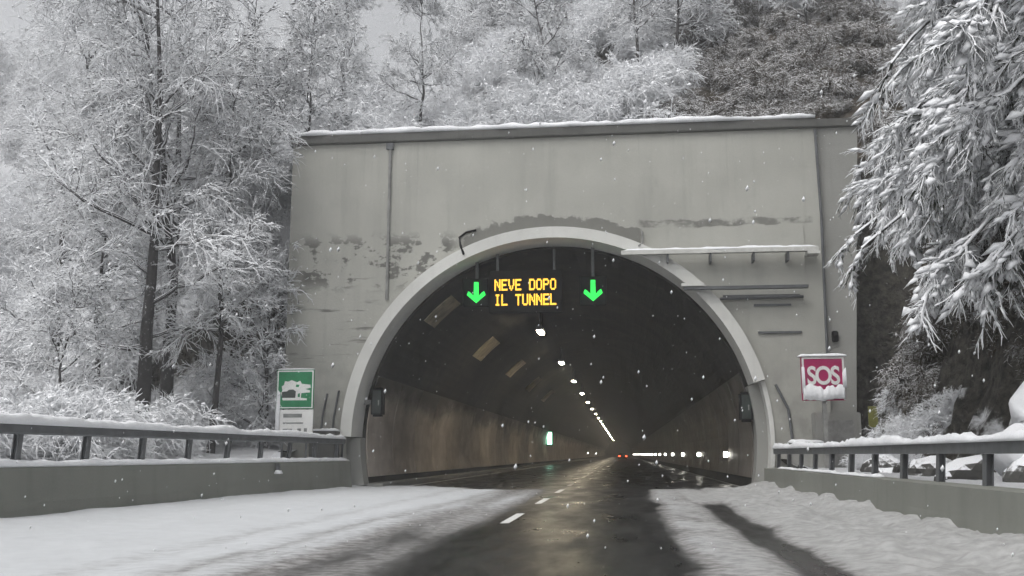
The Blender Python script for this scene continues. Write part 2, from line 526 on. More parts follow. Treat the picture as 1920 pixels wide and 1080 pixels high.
xs = np.concatenate([np.arange(-120, -40, 4.0), np.arange(-40, -9.8, 0.5), np.arange(-9.8, 5.0, 0.35), np.arange(5.0, 13, 0.18), np.arange(13, 40, 1.0), np.arange(40, 101, 6)])
ys = np.concatenate([np.arange(-30, 6, 2.0), np.arange(6, 34.4, 0.3), np.arange(34.4, 36, 0.2), np.arange(36, 60, 0.4), np.arange(60, 100, 1.0), np.arange(100, 281, 6)])
v, q = grid_mesh('hillside', xs, ys, terrain_z)
cx = v[q].mean(1)
keep = ~((cx[:, 0] > -11.2 + 0.0) & (cx[:, 0] < 4.95) & (cx[:, 1] < 35.3))
q = q[keep]
me = fast_mesh('hillside', v, q, True)
def terrain_mat():
    g = N('snowy_ground_and_rock')
    geo = g.n('ShaderNodeNewGeometry')
    p = geo.outputs['Position']
    nz = g.sep(geo.outputs['Normal'])[2]
    x, y, z = g.sep(p)
    f = g.noise(0.7, 6, 0.65, p)
    f2 = g.noise(4.0, 6, 0.7, p)
    # bare brown bank behind the right half of the portal: sheltered earth with dead grass
    ex = g.math('ADD', x, g.math('MULTIPLY', g.math('SUBTRACT', f, 0.5), 9.0))
    ez = g.math('ADD', z, g.math('MULTIPLY', g.math('SUBTRACT', f, 0.5), 9.0))
    earth = g.math('MULTIPLY', g.math('MULTIPLY', g.rng(ex, 1.5, 4.0), g.rng(ez, 21.0, 26.0, 1, 0)), g.rng(y, 35.0, 35.4))
    k = g.math('ADD', g.math('ADD', nz, g.rng(x, -11.0, -6.0, 0.35, 0.0)), g.math('MULTIPLY', g.math('SUBTRACT', f2, 0.5), 0.55))
    shel = g.math('MULTIPLY', g.math('MULTIPLY', g.rng(x, 6.3, 6.8), g.rng(x, 9.6, 11.0, 1, 0)), g.math('MULTIPLY', g.rng(y, 26.0, 29.5), g.rng(z, 1.2, 1.8)))
    sn = g.math('MULTIPLY', g.rng(k, 0.52, 0.74), g.math('SUBTRACT', 1.0, g.math('MAXIMUM', earth, shel)))
    rock = g.mix(g.rng(f2, 0.3, 0.7), (0.022, 0.021, 0.019), (0.095, 0.088, 0.074))
    soil = g.mix(f2, (0.055, 0.047, 0.036), (0.135, 0.115, 0.090))
    c = g.mix(earth, rock, soil)
    c = g.mix(sn, c, g.mix(f, (0.70, 0.71, 0.73), SNOW))
    return g.bsdf(c, 0.85, g.math('ADD', f2, f), 0.9, 0.25, spec=0.2)
M['terrain'] = terrain_mat()
hill = tag(link('hillside', me, M['terrain']), kind='structure')

# a plain sheet below everything out to the horizon
b = MB(); b.box(-500, 500, -300, 800, -1.6, -1.2)
tag(b.build('ground', M['snow']), kind='structure')

# ------------------------------------------------------------------ tunnel portal
portal = tag(empty('tunnel_portal', (0, PY, 0)), 'pale concrete tunnel portal with a white arch ring and snow on its coping', 'tunnel portal')
portal.location = (0, 0, 0)

def arch_wall(x0, x1, z0, z1, r, y0, y1):
    a_end = math.asin((ZC - z0) / r)
    angs = set(np.linspace(-a_end, math.pi + a_end, 97).tolist())
    for cx_, cz_ in ((x0, z1), (x1, z1), (x1, ZC), (x0, ZC)):
        an = math.atan2(cz_ - ZC, cx_ - XC)
        angs.add(an if an > -1 else an + 2 * math.pi)
    angs = sorted(angs)
    inner, outer = [], []
    for a in angs:
        c, s = math.cos(a), math.sin(a)
        inner.append((XC + r * c, ZC + r * s))
        t = 1e9
        if c > 1e-6: t = min(t, (x1 - XC) / c)
        if c < -1e-6: t = min(t, (x0 - XC) / c)
        if s > 1e-6: t = min(t, (z1 - ZC) / s)
        outer.append((XC + t * c, max(ZC + t * s, z0)))
    # square the feet
    outer[0] = (x1, z0); outer[-1] = (x0, z0)
    m = MB(); n = len(angs)
    vs = [(x, y0, z) for x, z in inner] + [(x, y0, z) for x, z in outer] + [(x, y1, z) for x, z in inner] + [(x, y1, z) for x, z in outer]
    fs = []
    for i in range(n - 1):
        fs += [(i, n + i, n + i + 1, i + 1), (2 * n + i, 2 * n + i + 1, 3 * n + i + 1, 3 * n + i),
               (i, i + 1, 2 * n + i + 1, 2 * n + i), (n + i, 3 * n + i, 3 * n + i + 1, n + i + 1)]
    fs += [(0, 2 * n, 3 * n, n), (n - 1, 2 * n - 1, 4 * n - 1, 3 * n - 1)]
    return m.add(vs, fs)

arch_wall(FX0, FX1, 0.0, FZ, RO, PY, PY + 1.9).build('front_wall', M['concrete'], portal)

def arch_band(ri, ro, y0, y1, zr, zl, n=90):
    """band of the arch from the right foot at height zr over the crown to the left foot at zl"""
    a0 = math.asin((zr - ZC) / ro); a1 = math.pi - math.asin((zl - ZC) / ro)
    m = MB(); vs, fs = [], []
    for k in range(n + 1):
        a = a0 + (a1 - a0) * k / n
        c, s = math.cos(a), math.sin(a)
        for r, y in ((ri, y0), (ro, y0), (ro, y1), (ri, y1)):
            vs.append((XC + r * c, y, ZC + r * s))
    for k in range(n):
        for j in range(4):
            fs.append((4 * k + j, 4 * k + (j + 1) % 4, 4 * k + 4 + (j + 1) % 4, 4 * k + 4 + j))
    fs += [(3, 2, 1, 0), (4 * n, 4 * n + 1, 4 * n + 2, 4 * n + 3)]
    return m.add(vs, fs)
arch_band(RI, RO + 0.004, PY - 0.28, PY + 1.2, 3.55, 1.75).build('arch_ring', M['ring'], portal)
# thin steel edging where the ring stops on the right
a0 = math.asin((0.02 - ZC) / RO); a1 = math.asin((3.53 - ZC) / RO)
vs, fs = [], []
for k in range(15):
    a = a0 + (a1 - a0) * k / 14
    for r, y in ((RO - 0.14, PY - 0.06), (RO, PY - 0.06), (RO, PY + 0.5), (RO - 0.14, PY + 0.5)):
        vs.append((XC + r * math.cos(a), y, ZC + r * math.sin(a)))
for k in range(14):
    for j in range(4):
        fs.append((4 * k + j, 4 * k + (j + 1) % 4, 4 * k + 4 + (j + 1) % 4, 4 * k + 4 + j))
MB().add(vs, fs + [(3, 2, 1, 0), (56, 57, 58, 59)]).build('ring_foot', M['ring'], portal)

# pale reveal of the mouth below the ring
for nm, lo, hi in (('mouth_reveal', math.asin((0.02 - ZC) / RO), math.asin((3.52 - ZC) / RO)), ('mouth_reveal', math.pi - math.asin((1.72 - ZC) / RO), math.pi - math.asin((0.02 - ZC) / RO))):
    vs, fs = [], []
    for k in range(13):
        a = lo + (hi - lo) * k / 12
        for r, y in ((RO - 0.50, PY + 0.52), (RO - 0.006, PY + 0.52), (RO - 0.006, PY + 1.19), (RO - 0.50, PY + 1.19)):
            vs.append((XC + r * math.cos(a), y, ZC + r * math.sin(a)))
    for k in range(12):
        for j in range(4):
            fs.append((4 * k + j, 4 * k + (j + 1) % 4, 4 * k + 4 + (j + 1) % 4, 4 * k + 4 + j))
    MB().add(vs, fs + [(3, 2, 1, 0), (48, 49, 50, 51)]).build(nm, M['concrete_dark'], portal)

# side pier on the right, set back a little
m = MB()
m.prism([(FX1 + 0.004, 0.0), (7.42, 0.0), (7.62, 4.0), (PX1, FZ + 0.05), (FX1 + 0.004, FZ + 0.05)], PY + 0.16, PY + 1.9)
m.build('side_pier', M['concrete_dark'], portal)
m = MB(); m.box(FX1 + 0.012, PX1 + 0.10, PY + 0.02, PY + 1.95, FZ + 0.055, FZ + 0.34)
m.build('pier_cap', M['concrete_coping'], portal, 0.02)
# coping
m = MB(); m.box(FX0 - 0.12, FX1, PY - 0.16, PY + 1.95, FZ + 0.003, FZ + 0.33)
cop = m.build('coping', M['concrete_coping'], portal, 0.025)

def snow_strip(name, p0, p1, width, h, parent, seed, seg=0.25, rag=0.35, mat=None):
    """a lumpy cap of snow along a line; p0, p1 are the centre of its underside"""
    rg = np.random.default_rng(seed)
    p0, p1 = np.array(p0, float), np.array(p1, float)
    L = np.linalg.norm(p1 - p0)
    n = max(3, int(L / seg))
    d = (p1 - p0) / L
    side = np.cross(d, [0, 0, 1]); side /= np.linalg.norm(side)
    t = np.linspace(0, 1, n + 1)
    hn = h * (1 + rag * fbm(t * L * 0.9, t * 0 + seed, 4, seed))
    wn = width * (1 + 0.25 * rag * fbm(t * L * 1.3, t * 0 + seed + 5, 3, seed + 3))
    prof = [(-0.5, 0), (-0.52, 0.35), (-0.40, 0.80), (-0.12, 1.0), (0.15, 0.98), (0.42, 0.78), (0.52, 0.33), (0.5, 0)]
    K = len(prof)
    vs = np.zeros((n + 1, K, 3))
    e = np.ones(n + 1); e[0] = e[-1] = 0.55
    for j, (a, b_) in enumerate(prof):
        jit = 1 + 0.12 * rg.standard_normal(n + 1) * (b_ > 0)
        vs[:, j] = p0 + np.outer(t * L, d) + np.outer(wn * a, side) + np.outer(hn * b_ * e * jit, [0, 0, 1])
    vs = vs.reshape(-1, 3)
    i = (np.arange(n)[:, None] * K + np.arange(K)[None, :])
    j2 = (np.arange(n)[:, None] * K + (np.arange(K)[None, :] + 1) % K)
    qd = np.stack([i, j2, j2 + K, i + K], -1).reshape(-1, 4)
    fs = [tuple(x) for x in qd] + [tuple(range(K - 1, -1, -1)), tuple(range(n * K, n * K + K))]
    return MB().add(vs.tolist(), fs).build(name, mat or M['snow'], parent, smooth=True)

snow_strip('snow_cap', (FX0 - 0.08, PY + 0.85, FZ + 0.325), (FX1 - 0.05, PY + 0.85, FZ + 0.325), 2.08, 0.26, cop, 3)
snow_strip('snow_cap', (FX1 + 0.1, PY + 0.95, FZ + 0.335), (PX1 + 0.05, PY + 0.95, FZ + 0.335), 1.7, 0.05, portal, 8)

# conduits and joints on the front wall
m = MB(); m.tube([(-7.98, PY - 0.05, 12.0), (-7.99, PY - 0.05, 9), (-8.0, PY - 0.05, 6.42)], 0.055, 8)
m.build('conduit', M['grey_metal'], portal)
m = MB(); m.box(-8.12, -7.86, PY - 0.13, PY - 0.002, 11.78, 12.02)
m.build('junction_box', M['steel'], portal, 0.01)
m = MB(); m.tube([(6.66, PY - 0.03, 12.0), (6.72, PY - 0.03, 9.0), (6.66, PY - 0.03, 3.0)], 0.045, 8)
m.build('conduit', M['steel'], portal)
m = MB(); m.tube([(-5.28, PY - 0.33, 7.90), (-5.42, PY - 0.20, 8.25), (-5.48, PY - 0.04, 8.55), (-5.25, PY - 0.04, 8.72), (-4.9, PY - 0.04, 8.80)], 0.04, 8)
m.build('hanging_cable', M['black'], portal)
m = MB(); m.tube([(0.66, PY - 0.33, 8.05), (0.80, PY - 0.16, 8.20), (0.78, PY - 0.04, 8.62)], 0.03, 8)
m.build('hanging_cable', M['grey_metal'], portal)
for x0, x1, z0 in ((4.4, 5.6, 5.98), (4.5, 5.9, 5.07), (3.4, 5.9, 6.30)):
    m = MB(); m.box(x0, x1, PY - 0.07, PY - 0.002, z0, z0 + 0.07)
    m.build('wall_bracket', M['steel'], portal)
m = MB(); m.box(6.88, 7.08, PY + 0.02, PY + 0.158, 4.78, 5.14)
m.build('wall_lamp', M['black'], portal, 0.03)
# facing slab above the cable tray
m = MB(); m.box(1.3, 6.12, PY - 0.05, PY - 0.002, 7.90, 8.70)
m.build('facing_slab', M['concrete'], portal, 0.01)
m = MB(); m.box(2.5, 6.12, PY - 0.045, PY - 0.002, 6.68, 7.72)
m.build('facing_slab', M['concrete'], portal, 0.01)
# cable trays running across to the vault
tray = MB(); tray.box(0.06, 6.46, PY - 0.62, PY - 0.30, 7.72, 7.80)
tray.box(0.06, 6.46, PY - 0.64, PY - 0.60, 7.70, 7.84)
t_ = tray.build('cable_tray', M['white_steel'], portal)
m = MB(); m.box(6.10, 6.50, PY - 0.66, PY - 0.052, 7.60, 7.695)
m.build('tray_bracket', M['white_steel'], portal)
for xx in (1.6, 3.0, 4.4, 5.5):
    m = MB(); m.prism([(xx - 0.03, 7.42), (xx + 0.03, 7.42), (xx + 0.03, 7.70), (xx - 0.03, 7.70)], PY - 0.58, PY - 0.055)
    m.build('tray_bracket', M['steel'], portal)
snow_strip('snow_cap', (0.1, PY - 0.46, 7.80), (6.44, PY - 0.46, 7.80), 0.34, 0.12, portal, 12)
tray = MB(); tray.box(2.1, 6.1, PY - 0.55, PY - 0.32, 6.50, 6.60)
tray.build('cable_tray', M['steel'], portal)
m = MB(); m.box(2.02, 2.75, PY - 0.58, PY - 0.30, 6.61, 6.71)
m.build('tray_cover', M['white_steel'], portal)
m = MB(); m.tube([(3.3, PY - 0.1, 6.24), (6.0, PY - 0.1, 6.28)], 0.05, 8)
m.build('conduit', M['steel'], portal)
m = MB(); m.tube([(4.98, PY - 0.08, 3.4), (5.35, PY - 0.06, 2.6), (5.45, PY - 0.06, 1.5)], 0.045, 8)
m.build('hanging_cable', M['steel'], portal)
for xx, zz in ((-9.75, 3.3), (-9.35, 3.0), (-10.15, 3.2)):
    m = MB(); m.tube([(xx + 0.15, PY - 0.04, zz), (xx, PY - 0.05, 2.4), (xx - 0.1, PY - 0.05, 0.8)], 0.035, 8)
    m.build('hanging_cable', M['steel'], portal)

# ------------------------------------------------------------------ tunnel tube
tube = tag(empty('tunnel_tube', (0, 0, 0)), 'long dark tunnel bore with sooty vault and pale grimy side walls', 'tunnel')
RV = 6.70
def tube_shell(a0, a1, r, ylist, n):
    vs, fs = [], []
    for y in ylist:
        for k in range(n + 1):
            a = a0 + (a1 - a0) * k / n
            vs.append((XC + r * math.cos(a), y, ZC + r * math.sin(a)))
    for i in range(len(ylist) - 1):
        for k in range(n):
            p = i * (n + 1) + k
            fs.append((p, p + 1, p + n + 2, p + n + 1))
    return vs, fs
aw = math.asin((3.9 - ZC) / RV)             # top of the side wall panels
ab = -math.asin((ZC + 0.02) / RV)
YS = [34.2] + list(np.arange(38, 520, 8.0)) + [520]
for nm, r, flip in (('vault', RV, True),):
    vi, fi = tube_shell(ab, math.pi - ab, RV, YS, 64)
    vo, fo = tube_shell(ab, math.pi - ab, RV + 0.4, YS, 64)
    nv = len(vi)
    fs = [tuple(reversed(f)) for f in fi] + [tuple(i + nv for i in f) for f in fo]
    for k in range(64):
        fs.append((k, nv + k, nv + k + 1, k + 1))
    last = (len(YS) - 1) * 65
    fs.append(tuple(last + k for k in range(65)))
    MB().add(vi + vo, fs).build('vault', M['vault'], tube)

def wall_panel(side, y0, y1):
    """one cladding panel of the side wall, standing 6 cm off the lining"""
    vs, fs = [], []
    n = 7
    for r in (RV - 0.07, RV - 0.02):
        for y in (y0, y1):
            for k in range(n + 1):
                a = ab + 0.06 + (aw - ab - 0.06) * k / n
                if side < 0: a = math.pi - a
                vs.append((XC + r * math.cos(a), y, ZC + r * math.sin(a)))
    K = n + 1
    for k in range(n):
        fs.append((k, k + 1, K + k + 1, K + k))
        fs.append((2 * K + k, 3 * K + k, 3 * K + k + 1, 2 * K + k + 1))
        fs.append((k, 2 * K + k, 2 * K + k + 1, k + 1))
        fs.append((K + k, K + k + 1, 3 * K + k + 1, 3 * K + k))
    fs += [(0, K, 3 * K, 2 * K), (n, 2 * K + n, 3 * K + n, K + n)]
    return MB().add(vs, fs).build('wall_panel', M['wall_panel' if side < 0 else 'shaded_panel'], tube)
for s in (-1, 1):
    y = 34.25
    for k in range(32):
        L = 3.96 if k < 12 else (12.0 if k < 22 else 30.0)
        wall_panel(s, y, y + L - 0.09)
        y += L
# pale patches on the left shoulder of the vault
ap = math.atan2(6.58 - ZC, -6.8 - XC)
for k, (yy, da, L) in enumerate(((35.9, 0.0, 2.0), (48.5, 0.015, 2.8), (61.5, -0.01, 2.6), (75, 0.0, 3.0), (90, 0.01, 3.0))):
    vs = []
    for r in (RV - 0.05, RV - 0.003):
        for y in (yy, yy + L):
            for j in range(4):
                a = ap + da + (-0.105 + 0.21 * j / 3)
                vs.append((XC + r * math.cos(a), y, ZC + r * math.sin(a)))
    fs = []
    for j in range(3):
        fs += [(j, j + 1, 5 + j, 4 + j), (8 + j, 12 + j, 13 + j, 9 + j), (j, 8 + j, 9 + j, j + 1), (4 + j, 5 + j, 13 + j, 12 + j)]
    fs += [(0, 4, 12, 8), (3, 11, 15, 7)]
    MB().add(vs, fs).build('vault_patch', M['patch'], tube)
# raised walkway kerbs
for x0, x1 in ((-9.1, -8.25), (4.02 + 0.3, 4.6)):
    m = MB(); m.box(x0, x1, 34.0, 500, 0.0, 0.16)
    m.build('walkway_kerb', M['concrete_dark'], tube)

# ------------------------------------------------------------------ lamps in the tunnel
ORD = ['first', 'second', 'third', 'fourth', 'fifth', 'sixth', 'seventh', 'eighth', 'ninth', 'tenth']
lamp0 = None
for k in range(24):
    y = 48.0 + 16.7 * k
    if lamp0 is None:
        L = empty('ceiling_lamp', (-3.9, y, 7.10))
        m = MB(); m.box(-0.18, 0.18, -0.75, 0.75, 0.0, 0.14); m.build('housing', M['grey_metal'], L, 0.02)
        m = MB(); m.box(-0.14, 0.14, -0.70, 0.70, -0.07, -0.004); m.build('diffuser', M['lamp'], L, 0.02)
        m = MB(); m.tube([(0, -0.5, 0.145), (0, -0.5, 0.98)], 0.025, 6); m.build('hanger', M['grey_metal'], L)
        m = MB(); m.tube([(0, 0.5, 0.145), (0, 0.5, 0.98)], 0.025, 6); m.build('hanger', M['grey_metal'], L)
        lamp0 = L
    else:
        L = lamp0.copy(); COL.objects.link(L); L.location = (-3.9, y, 7.10)
        for ch in lamp0.children:
            c = ch.copy(); COL.objects.link(c); c.parent = L
    if k < 8:
        lab = f'white tunnel lamp hanging under the vault, {ORD[k]} of its row from the portal'
    else:
        lab = 'white tunnel lamp deep in the bore where the ceiling row merges to a line'
    tag(L, lab, 'lamp', 'lamps hanging in a row under the tunnel vault')

mk0 = None
for k in range(26):
    y = 42.0 + 14.8 * k
    if mk0 is None:
        L = empty('wall_light', (4.16, y, 1.15))
        m = MB(); m.box(-0.05, 0.22, -0.05, 0.05, -0.12, 0.12); m.build('housing', M['grey_metal'], L, 0.01)
        m = MB(); m.box(-0.03, 0.13, -0.085, -0.052, -0.10, 0.10); m.build('lens', M['marker'], L, 0.008)
        m = MB(); m.box(0.22, 0.34, -0.03, 0.03, -0.03, 0.03); m.build('arm', M['grey_metal'], L)
        mk0 = L
    else:
        L = mk0.copy(); COL.objects.link(L); L.location = (4.16, y, 1.15)
        for ch in mk0.children:
            c = ch.copy(); COL.objects.link(c); c.parent = L
    if k < 7:
        lab = f'small white guide light low on the right tunnel wall, {ORD[k]} from the portal'
    else:
        lab = 'small white guide light far along the right tunnel wall, blurring into the row'
    tag(L, lab, 'guide light', 'guide lights along the right tunnel wall')
for k, y in enumerate((250.0, 330.0)):
    L = mk0.copy(); COL.objects.link(L); L.location = (-8.72, y, 1.5)
    L.rotation_euler = (0, 0, 0)
    for ch in mk0.children:
        c = ch.copy(); COL.objects.link(c); c.parent = L
        if c.name.startswith('arm'): c.location.x = -0.35
    tag(L, 'small white guide light on the left tunnel wall, ' + ('nearer' if k == 0 else 'farther') + ' of two', 'guide light', 'guide lights along the left tunnel wall')

ex = tag(empty('exit_sign', (-8.45, 116, 3.0)), 'glowing green and white emergency exit sign on the left tunnel wall', 'exit sign')
m = MB(); m.box(-0.40, 0.40, -0.08, 0.08, -0.85, 0.85); m.build('housing', M['green_paint'], ex, 0.02)
m = MB(); m.box(-0.28, 0.28, -0.11, -0.084, -0.7, 0.7); m.build('light_panel', M['exit'], ex, 0.01)
m = MB(); m.box(-0.62, -0.404, -0.05, 0.05, -0.1, 0.1); m.build('arm', M['grey_metal'], ex)

# dark boxes just inside the mouth
def cabinet(x, y, z, sx, label):
    c = tag(empty('equipment_box', (x, y, z)), label, 'equipment box', 'equipment boxes inside the tunnel mouth')
    m = MB(); m.box(-0.22, 0.22, -0.18, 0.18, -0.50, 0.50); m.build('housing', M['black'], c, 0.07)
    m = MB(); m.box(-0.15, 0.15, -0.20, -0.184, -0.40, 0.40); m.build('door', M['dark_paint'], c, 0.005)
    m = MB(); m.box(sx * 0.224, sx * 0.50, -0.06, 0.06, -0.08, 0.08); m.build('bracket', M['grey_metal'], c)
    m = MB(); m.box(0.05, 0.09, -0.225, -0.202, -0.12, 0.06); m.build('handle', M['grey_metal'], c)
    return c
cabinet(-8.46, 33.9, 2.95, -1, 'dark equipment box with a grey handle on the left tunnel wall by the mouth')
cabinet(4.12, 33.9, 2.72, 1, 'dark rounded equipment box on the right tunnel wall by the mouth')

# ------------------------------------------------------------------ message sign and lane signals
FONT = {'N': ['10001', '11001', '10101', '10101', '10011', '10001', '10001'], 'E': ['11111', '10000', '10000', '11110', '10000', '10000', '11111'],
        'V': ['10001', '10001', '10001', '10001', '01010', '01010', '00100'], 'D': ['11110', '10001', '10001', '10001', '10001', '10001', '11110'],
        'O': ['01110', '10001', '10001', '10001', '10001', '10001', '01110'], 'P': ['11110', '10001', '10001', '11110', '10000', '10000', '10000'],
        'I': ['01110', '00100', '00100', '00100', '00100', '00100', '01110'], 'L': ['10000', '10000', '10000', '10000', '10000', '10000', '11111'],
        'T': ['11111', '00100', '00100', '00100', '00100', '00100', '00100'], 'U': ['10001', '10001', '10001', '10001', '10001', '10001', '01110']}
vms = tag(empty('message_sign', (-3.27, PY + 0.75, 6.20)), 'amber dot matrix message sign reading NEVE DOPO IL TUNNEL hung in the arch', 'message sign')
m = MB(); m.box(-1.28, 1.28, 0.0, 0.35, -0.18, 1.30); m.build('housing', M['black'], vms, 0.02)
face = MB(); face.box(-1.20, 1.20, -0.02, -0.003, -0.10, 1.22); face = face.build('display_face', M['black'], vms)
def led_text(txt, x0, z0, cell, parent, mat, cz=0.056):
    adv = cell * 6.0
    for i, ch in enumerate(txt):
        if ch == ' ': continue
        m = MB()
        rows = FONT[ch]
        for r_, row in enumerate(rows):
            for c_, bit in enumerate(row):
                if bit == '1':
                    x = i * adv + c_ * cell; z = (6 - r_) * cz
                    m.box(x0 + x - 0.005, x0 + x + cell + 0.005, -0.036, -0.022, z0 + z - 0.004, z0 + z + cz + 0.004)
        m.build('letter', mat, parent)
led_text('NEVE DOPO', -1.075, 0.59, 0.0405, face, M['amber'])
led_text('IL TUNNEL', -1.075, 0.06, 0.0405, face, M['amber'])
for sx in (-1.0, 1.0):
    m = MB(); m.box(sx - 0.04, sx + 0.04, 0.12, 0.22, 1.30, 2.05); m.build('hanger', M['steel'], vms)
for nm, px, pz, lab in (('lane_signal', -5.0, 6.74, 'green down arrow lane signal left of the amber message sign'),
                        ('lane_signal', -0.92, 6.74, 'green down arrow lane signal right of the amber message sign')):
    L = tag(empty(nm, (px, PY + 0.78, pz)), lab, 'lane signal', 'lane signals in the tunnel arch')
    m = MB(); m.box(-0.46, 0.46, 0.0, 0.28, -0.50, 0.50); m.build('housing', M['black'], L, 0.02)
    for s in (-1, 1):
        m = MB(); m.box(s * 0.445 - 0.012, s * 0.445 + 0.012, -0.22, -0.003, -0.48, 0.48); m.build('visor', M['black'], L)
    m = MB(); m.box(-0.05, 0.05, 0.1, 0.2, 0.5, 1.35 if px < -3 else 1.7); m.build('hanger', M['steel'], L)
    arrow = [(x * 0.9, z * 0.85) for x, z in [(0.0, -0.44), (0.37, -0.10), (0.31, 0.06), (0.235, 0.01), (0.10, -0.13), (0.09, 0.44), (-0.09, 0.44), (-0.10, -0.13), (-0.235, 0.01), (-0.31, 0.06), (-0.37, -0.10)]]
    m = MB(); m.prism(arrow, -0.03, -0.004); m.build('arrow', M['green_led'], L)

# ------------------------------------------------------------------ car far ahead
car = tag(empty('car', (0.0, 205, 0.0)), 'distant dark car with red tail lights deep in the tunnel', 'car')
m = MB(); m.add([(-0.88, 0, .3), (.88, 0, .3), (.88, 4.2, .3), (-.88, 4.2, .3), (-.9, 0, .95), (.9, 0, .95), (.88, 4.2, .8), (-.88, 4.2, .8),
                 (-.68, .5, 1.45), (.68, .5, 1.45), (.66, 2.3, 1.45), (-.66, 2.3, 1.45), (-.85, 3.1, .92), (.85, 3.1, .92)],
                [(0, 1, 2, 3), (0, 1, 5, 4), (4, 5, 9, 8), (8, 9, 10, 11), (11, 10, 13, 12), (12, 13, 6, 7), (7, 6, 2, 3), (1, 2, 6, 13, 5), (5, 13, 10, 9), (0, 3, 7, 12, 4), (4, 12, 11, 8)])
m.build('body', M['dark_paint'], car, 0.03)
for s in (-1, 1):
    m = MB(); m.box(s * 0.68 - 0.17, s * 0.68 + 0.17, -0.06, -0.01, 0.72, 0.90); m.build('tail_light', M['tail'], car)
    for yy in (0.8, 3.4):
        m = MB(); m.tube([(s * 0.72, yy, 0.31), (s * 0.90, yy, 0.31)], 0.31, 14); m.build('wheel', M['black'], car)

# ------------------------------------------------------------------ parapets and guardrails
def lline(y): return -9.97 + (y - 15.0) * (1.02 / 18.0)
m = MB()
y0, y1 = -6.0, PY - 0.30
prof = [(0.0, 0.0), (-0.05, 0.35), (-0.09, 0.93), (-0.42, 0.94), (-0.42, 0.0)]
vs = [(lline(y0) + a, y0, z) for a, z in prof] + [(lline(y1) + a, y1, z) for a, z in prof]
n = len(prof)
m.add(vs, [tuple(range(n)), tuple(range(2 * n - 1, n - 1, -1))] + [(i, (i + 1) % n, (i + 1) % n + n, i + n) for i in range(n)])
pl = m.build('concrete_parapet', M['parapet'])
tag(pl, 'grey concrete road parapet under the left guardrail with snow on top', 'parapet')
ls = -0.27
snow_strip('snow_cap', (lline(y0) + ls, y0, 0.935), (lline(y1) + ls, y1, 0.935), 0.32, 0.11, pl, 21, 0.2)

m = MB()
prof = [(0.0, 0.0), (0.04, 0.35), (0.06, 0.72), (0.40, 0.74), (0.40, 0.0)]
rline = lambda y: 4.42 + 0.0 * y
vs = [(rline(y0) + a, y0, z) for a, z in prof] + [(rline(y1) + a, y1, z) for a, z in prof]
m.add(vs, [tuple(range(n)), tuple(range(2 * n - 1, n - 1, -1))] + [(i, (i + 1) % n, (i + 1) % n + n, i + n) for i in range(n)])
pr = m.build('concrete_parapet', M['parapet'])
tag(pr, 'grey concrete road parapet under the right guardrail beside the rock bank', 'parapet')
snow_strip('snow_cap', (rline(20) + 0.24, 19.0, 0.733), (rline(y1) + 0.24, 30.5, 0.733), 0.20, 0.05, pr, 25, 0.2, 0.9)

def guardrail(xf, ya, yb, zb, zt, label, seed, post_off, snow_h, zpost, step=2.0):
    g = tag(empty('guardrail', (xf(ya), ya, 0)), label, 'guardrail')
    ox, oy = xf(ya), ya
    # hollow beam with rounded lips
    hm = (zb + zt) / 2
    prof = [(-0.06, zb), (0.05, zb + 0.0), (0.075, zb + 0.03), (0.075, zt - 0.03), (0.05, zt), (-0.06, zt)]
    k = len(prof)
    vs = []
    yl = np.linspace(ya, yb, 12)
    for y in yl:
        vs += [(xf(y) + a - ox, y - oy, z) for a, z in prof]
    fs = [(i * k + j, i * k + (j + 1) % k, (i + 1) * k + (j + 1) % k, (i + 1) * k + j) for i in range(11) for j in range(k)]
    fs += [tuple(range(k - 1, -1, -1)), tuple(range(11 * k, 12 * k))]
    beam = MB().add(vs, fs).build('beam', M['steel'], g)
    snow_strip('snow_cap', (xf(ya) - ox, 0, zt - 0.005), (xf(yb) - ox, yb - oy, zt - 0.005), 0.19, snow_h, beam, seed, 0.16, 0.55)
    pm = None
    y = yb - 0.6
    while y > ya:
        if pm is None:
            p = MB()
            zp0 = zpost
            # raked H-shaped post
            for yy0, yy1, xx0, xx1 in ((-0.07, 0.07, -0.05, -0.035), (-0.07, 0.07, 0.035, 0.05), (-0.008, 0.008, -0.035, 0.035)):
                rk = -0.035
                p.add([(xx0 + rk, yy0, zp0), (xx1 + rk, yy0, zp0), (xx1 + rk, yy1, zp0), (xx0 + rk, yy1, zp0),
                       (xx0, yy0, zb - 0.002), (xx1, yy0, zb - 0.002), (xx1, yy1, zb - 0.002), (xx0, yy1, zb - 0.002)],
                      [(0, 3, 2, 1), (4, 5, 6, 7), (0, 1, 5, 4), (1, 2, 6, 5), (2, 3, 7, 6), (3, 0, 4, 7)])
            po = p.build('post', M['steel'], g)
            pm = po.data
        else:
            po = link('post', pm, None, g)
        po.location = (xf(y) - ox + post_off, y - oy, 0)
        y -= step
    return g
gl = guardrail(lambda y: lline(y) - 0.30, -6.0, PY - 0.45, 1.49, 1.66, 'dark steel guardrail on the left with a snow ridge on its beam', 31, 0.0, 0.15, 0.93)
gr = guardrail(lambda y: 4.82 , -6.0, PY - 0.45, 1.16, 1.32, 'dark steel guardrail on the right with thick snow on its beam', 37, 0.02, 0.13, 0.73)

# small snow-topped reflector on the left parapet
rf = tag(empty('reflector', (lline(26.4) - 0.03, 26.4, 0.75)), 'small snow-topped reflector fixed to the left parapet', 'reflector')
m = MB(); m.box(-0.02, 0.08, -0.06, 0.06, -0.02, 0.16); m.build('body', M['steel'], rf, 0.01)
snow_strip('snow_cap', (0.04, -0.10, -0.12), (0.04, 0.12, -0.12), 0.16, 0.11, rf, 41, 0.05)

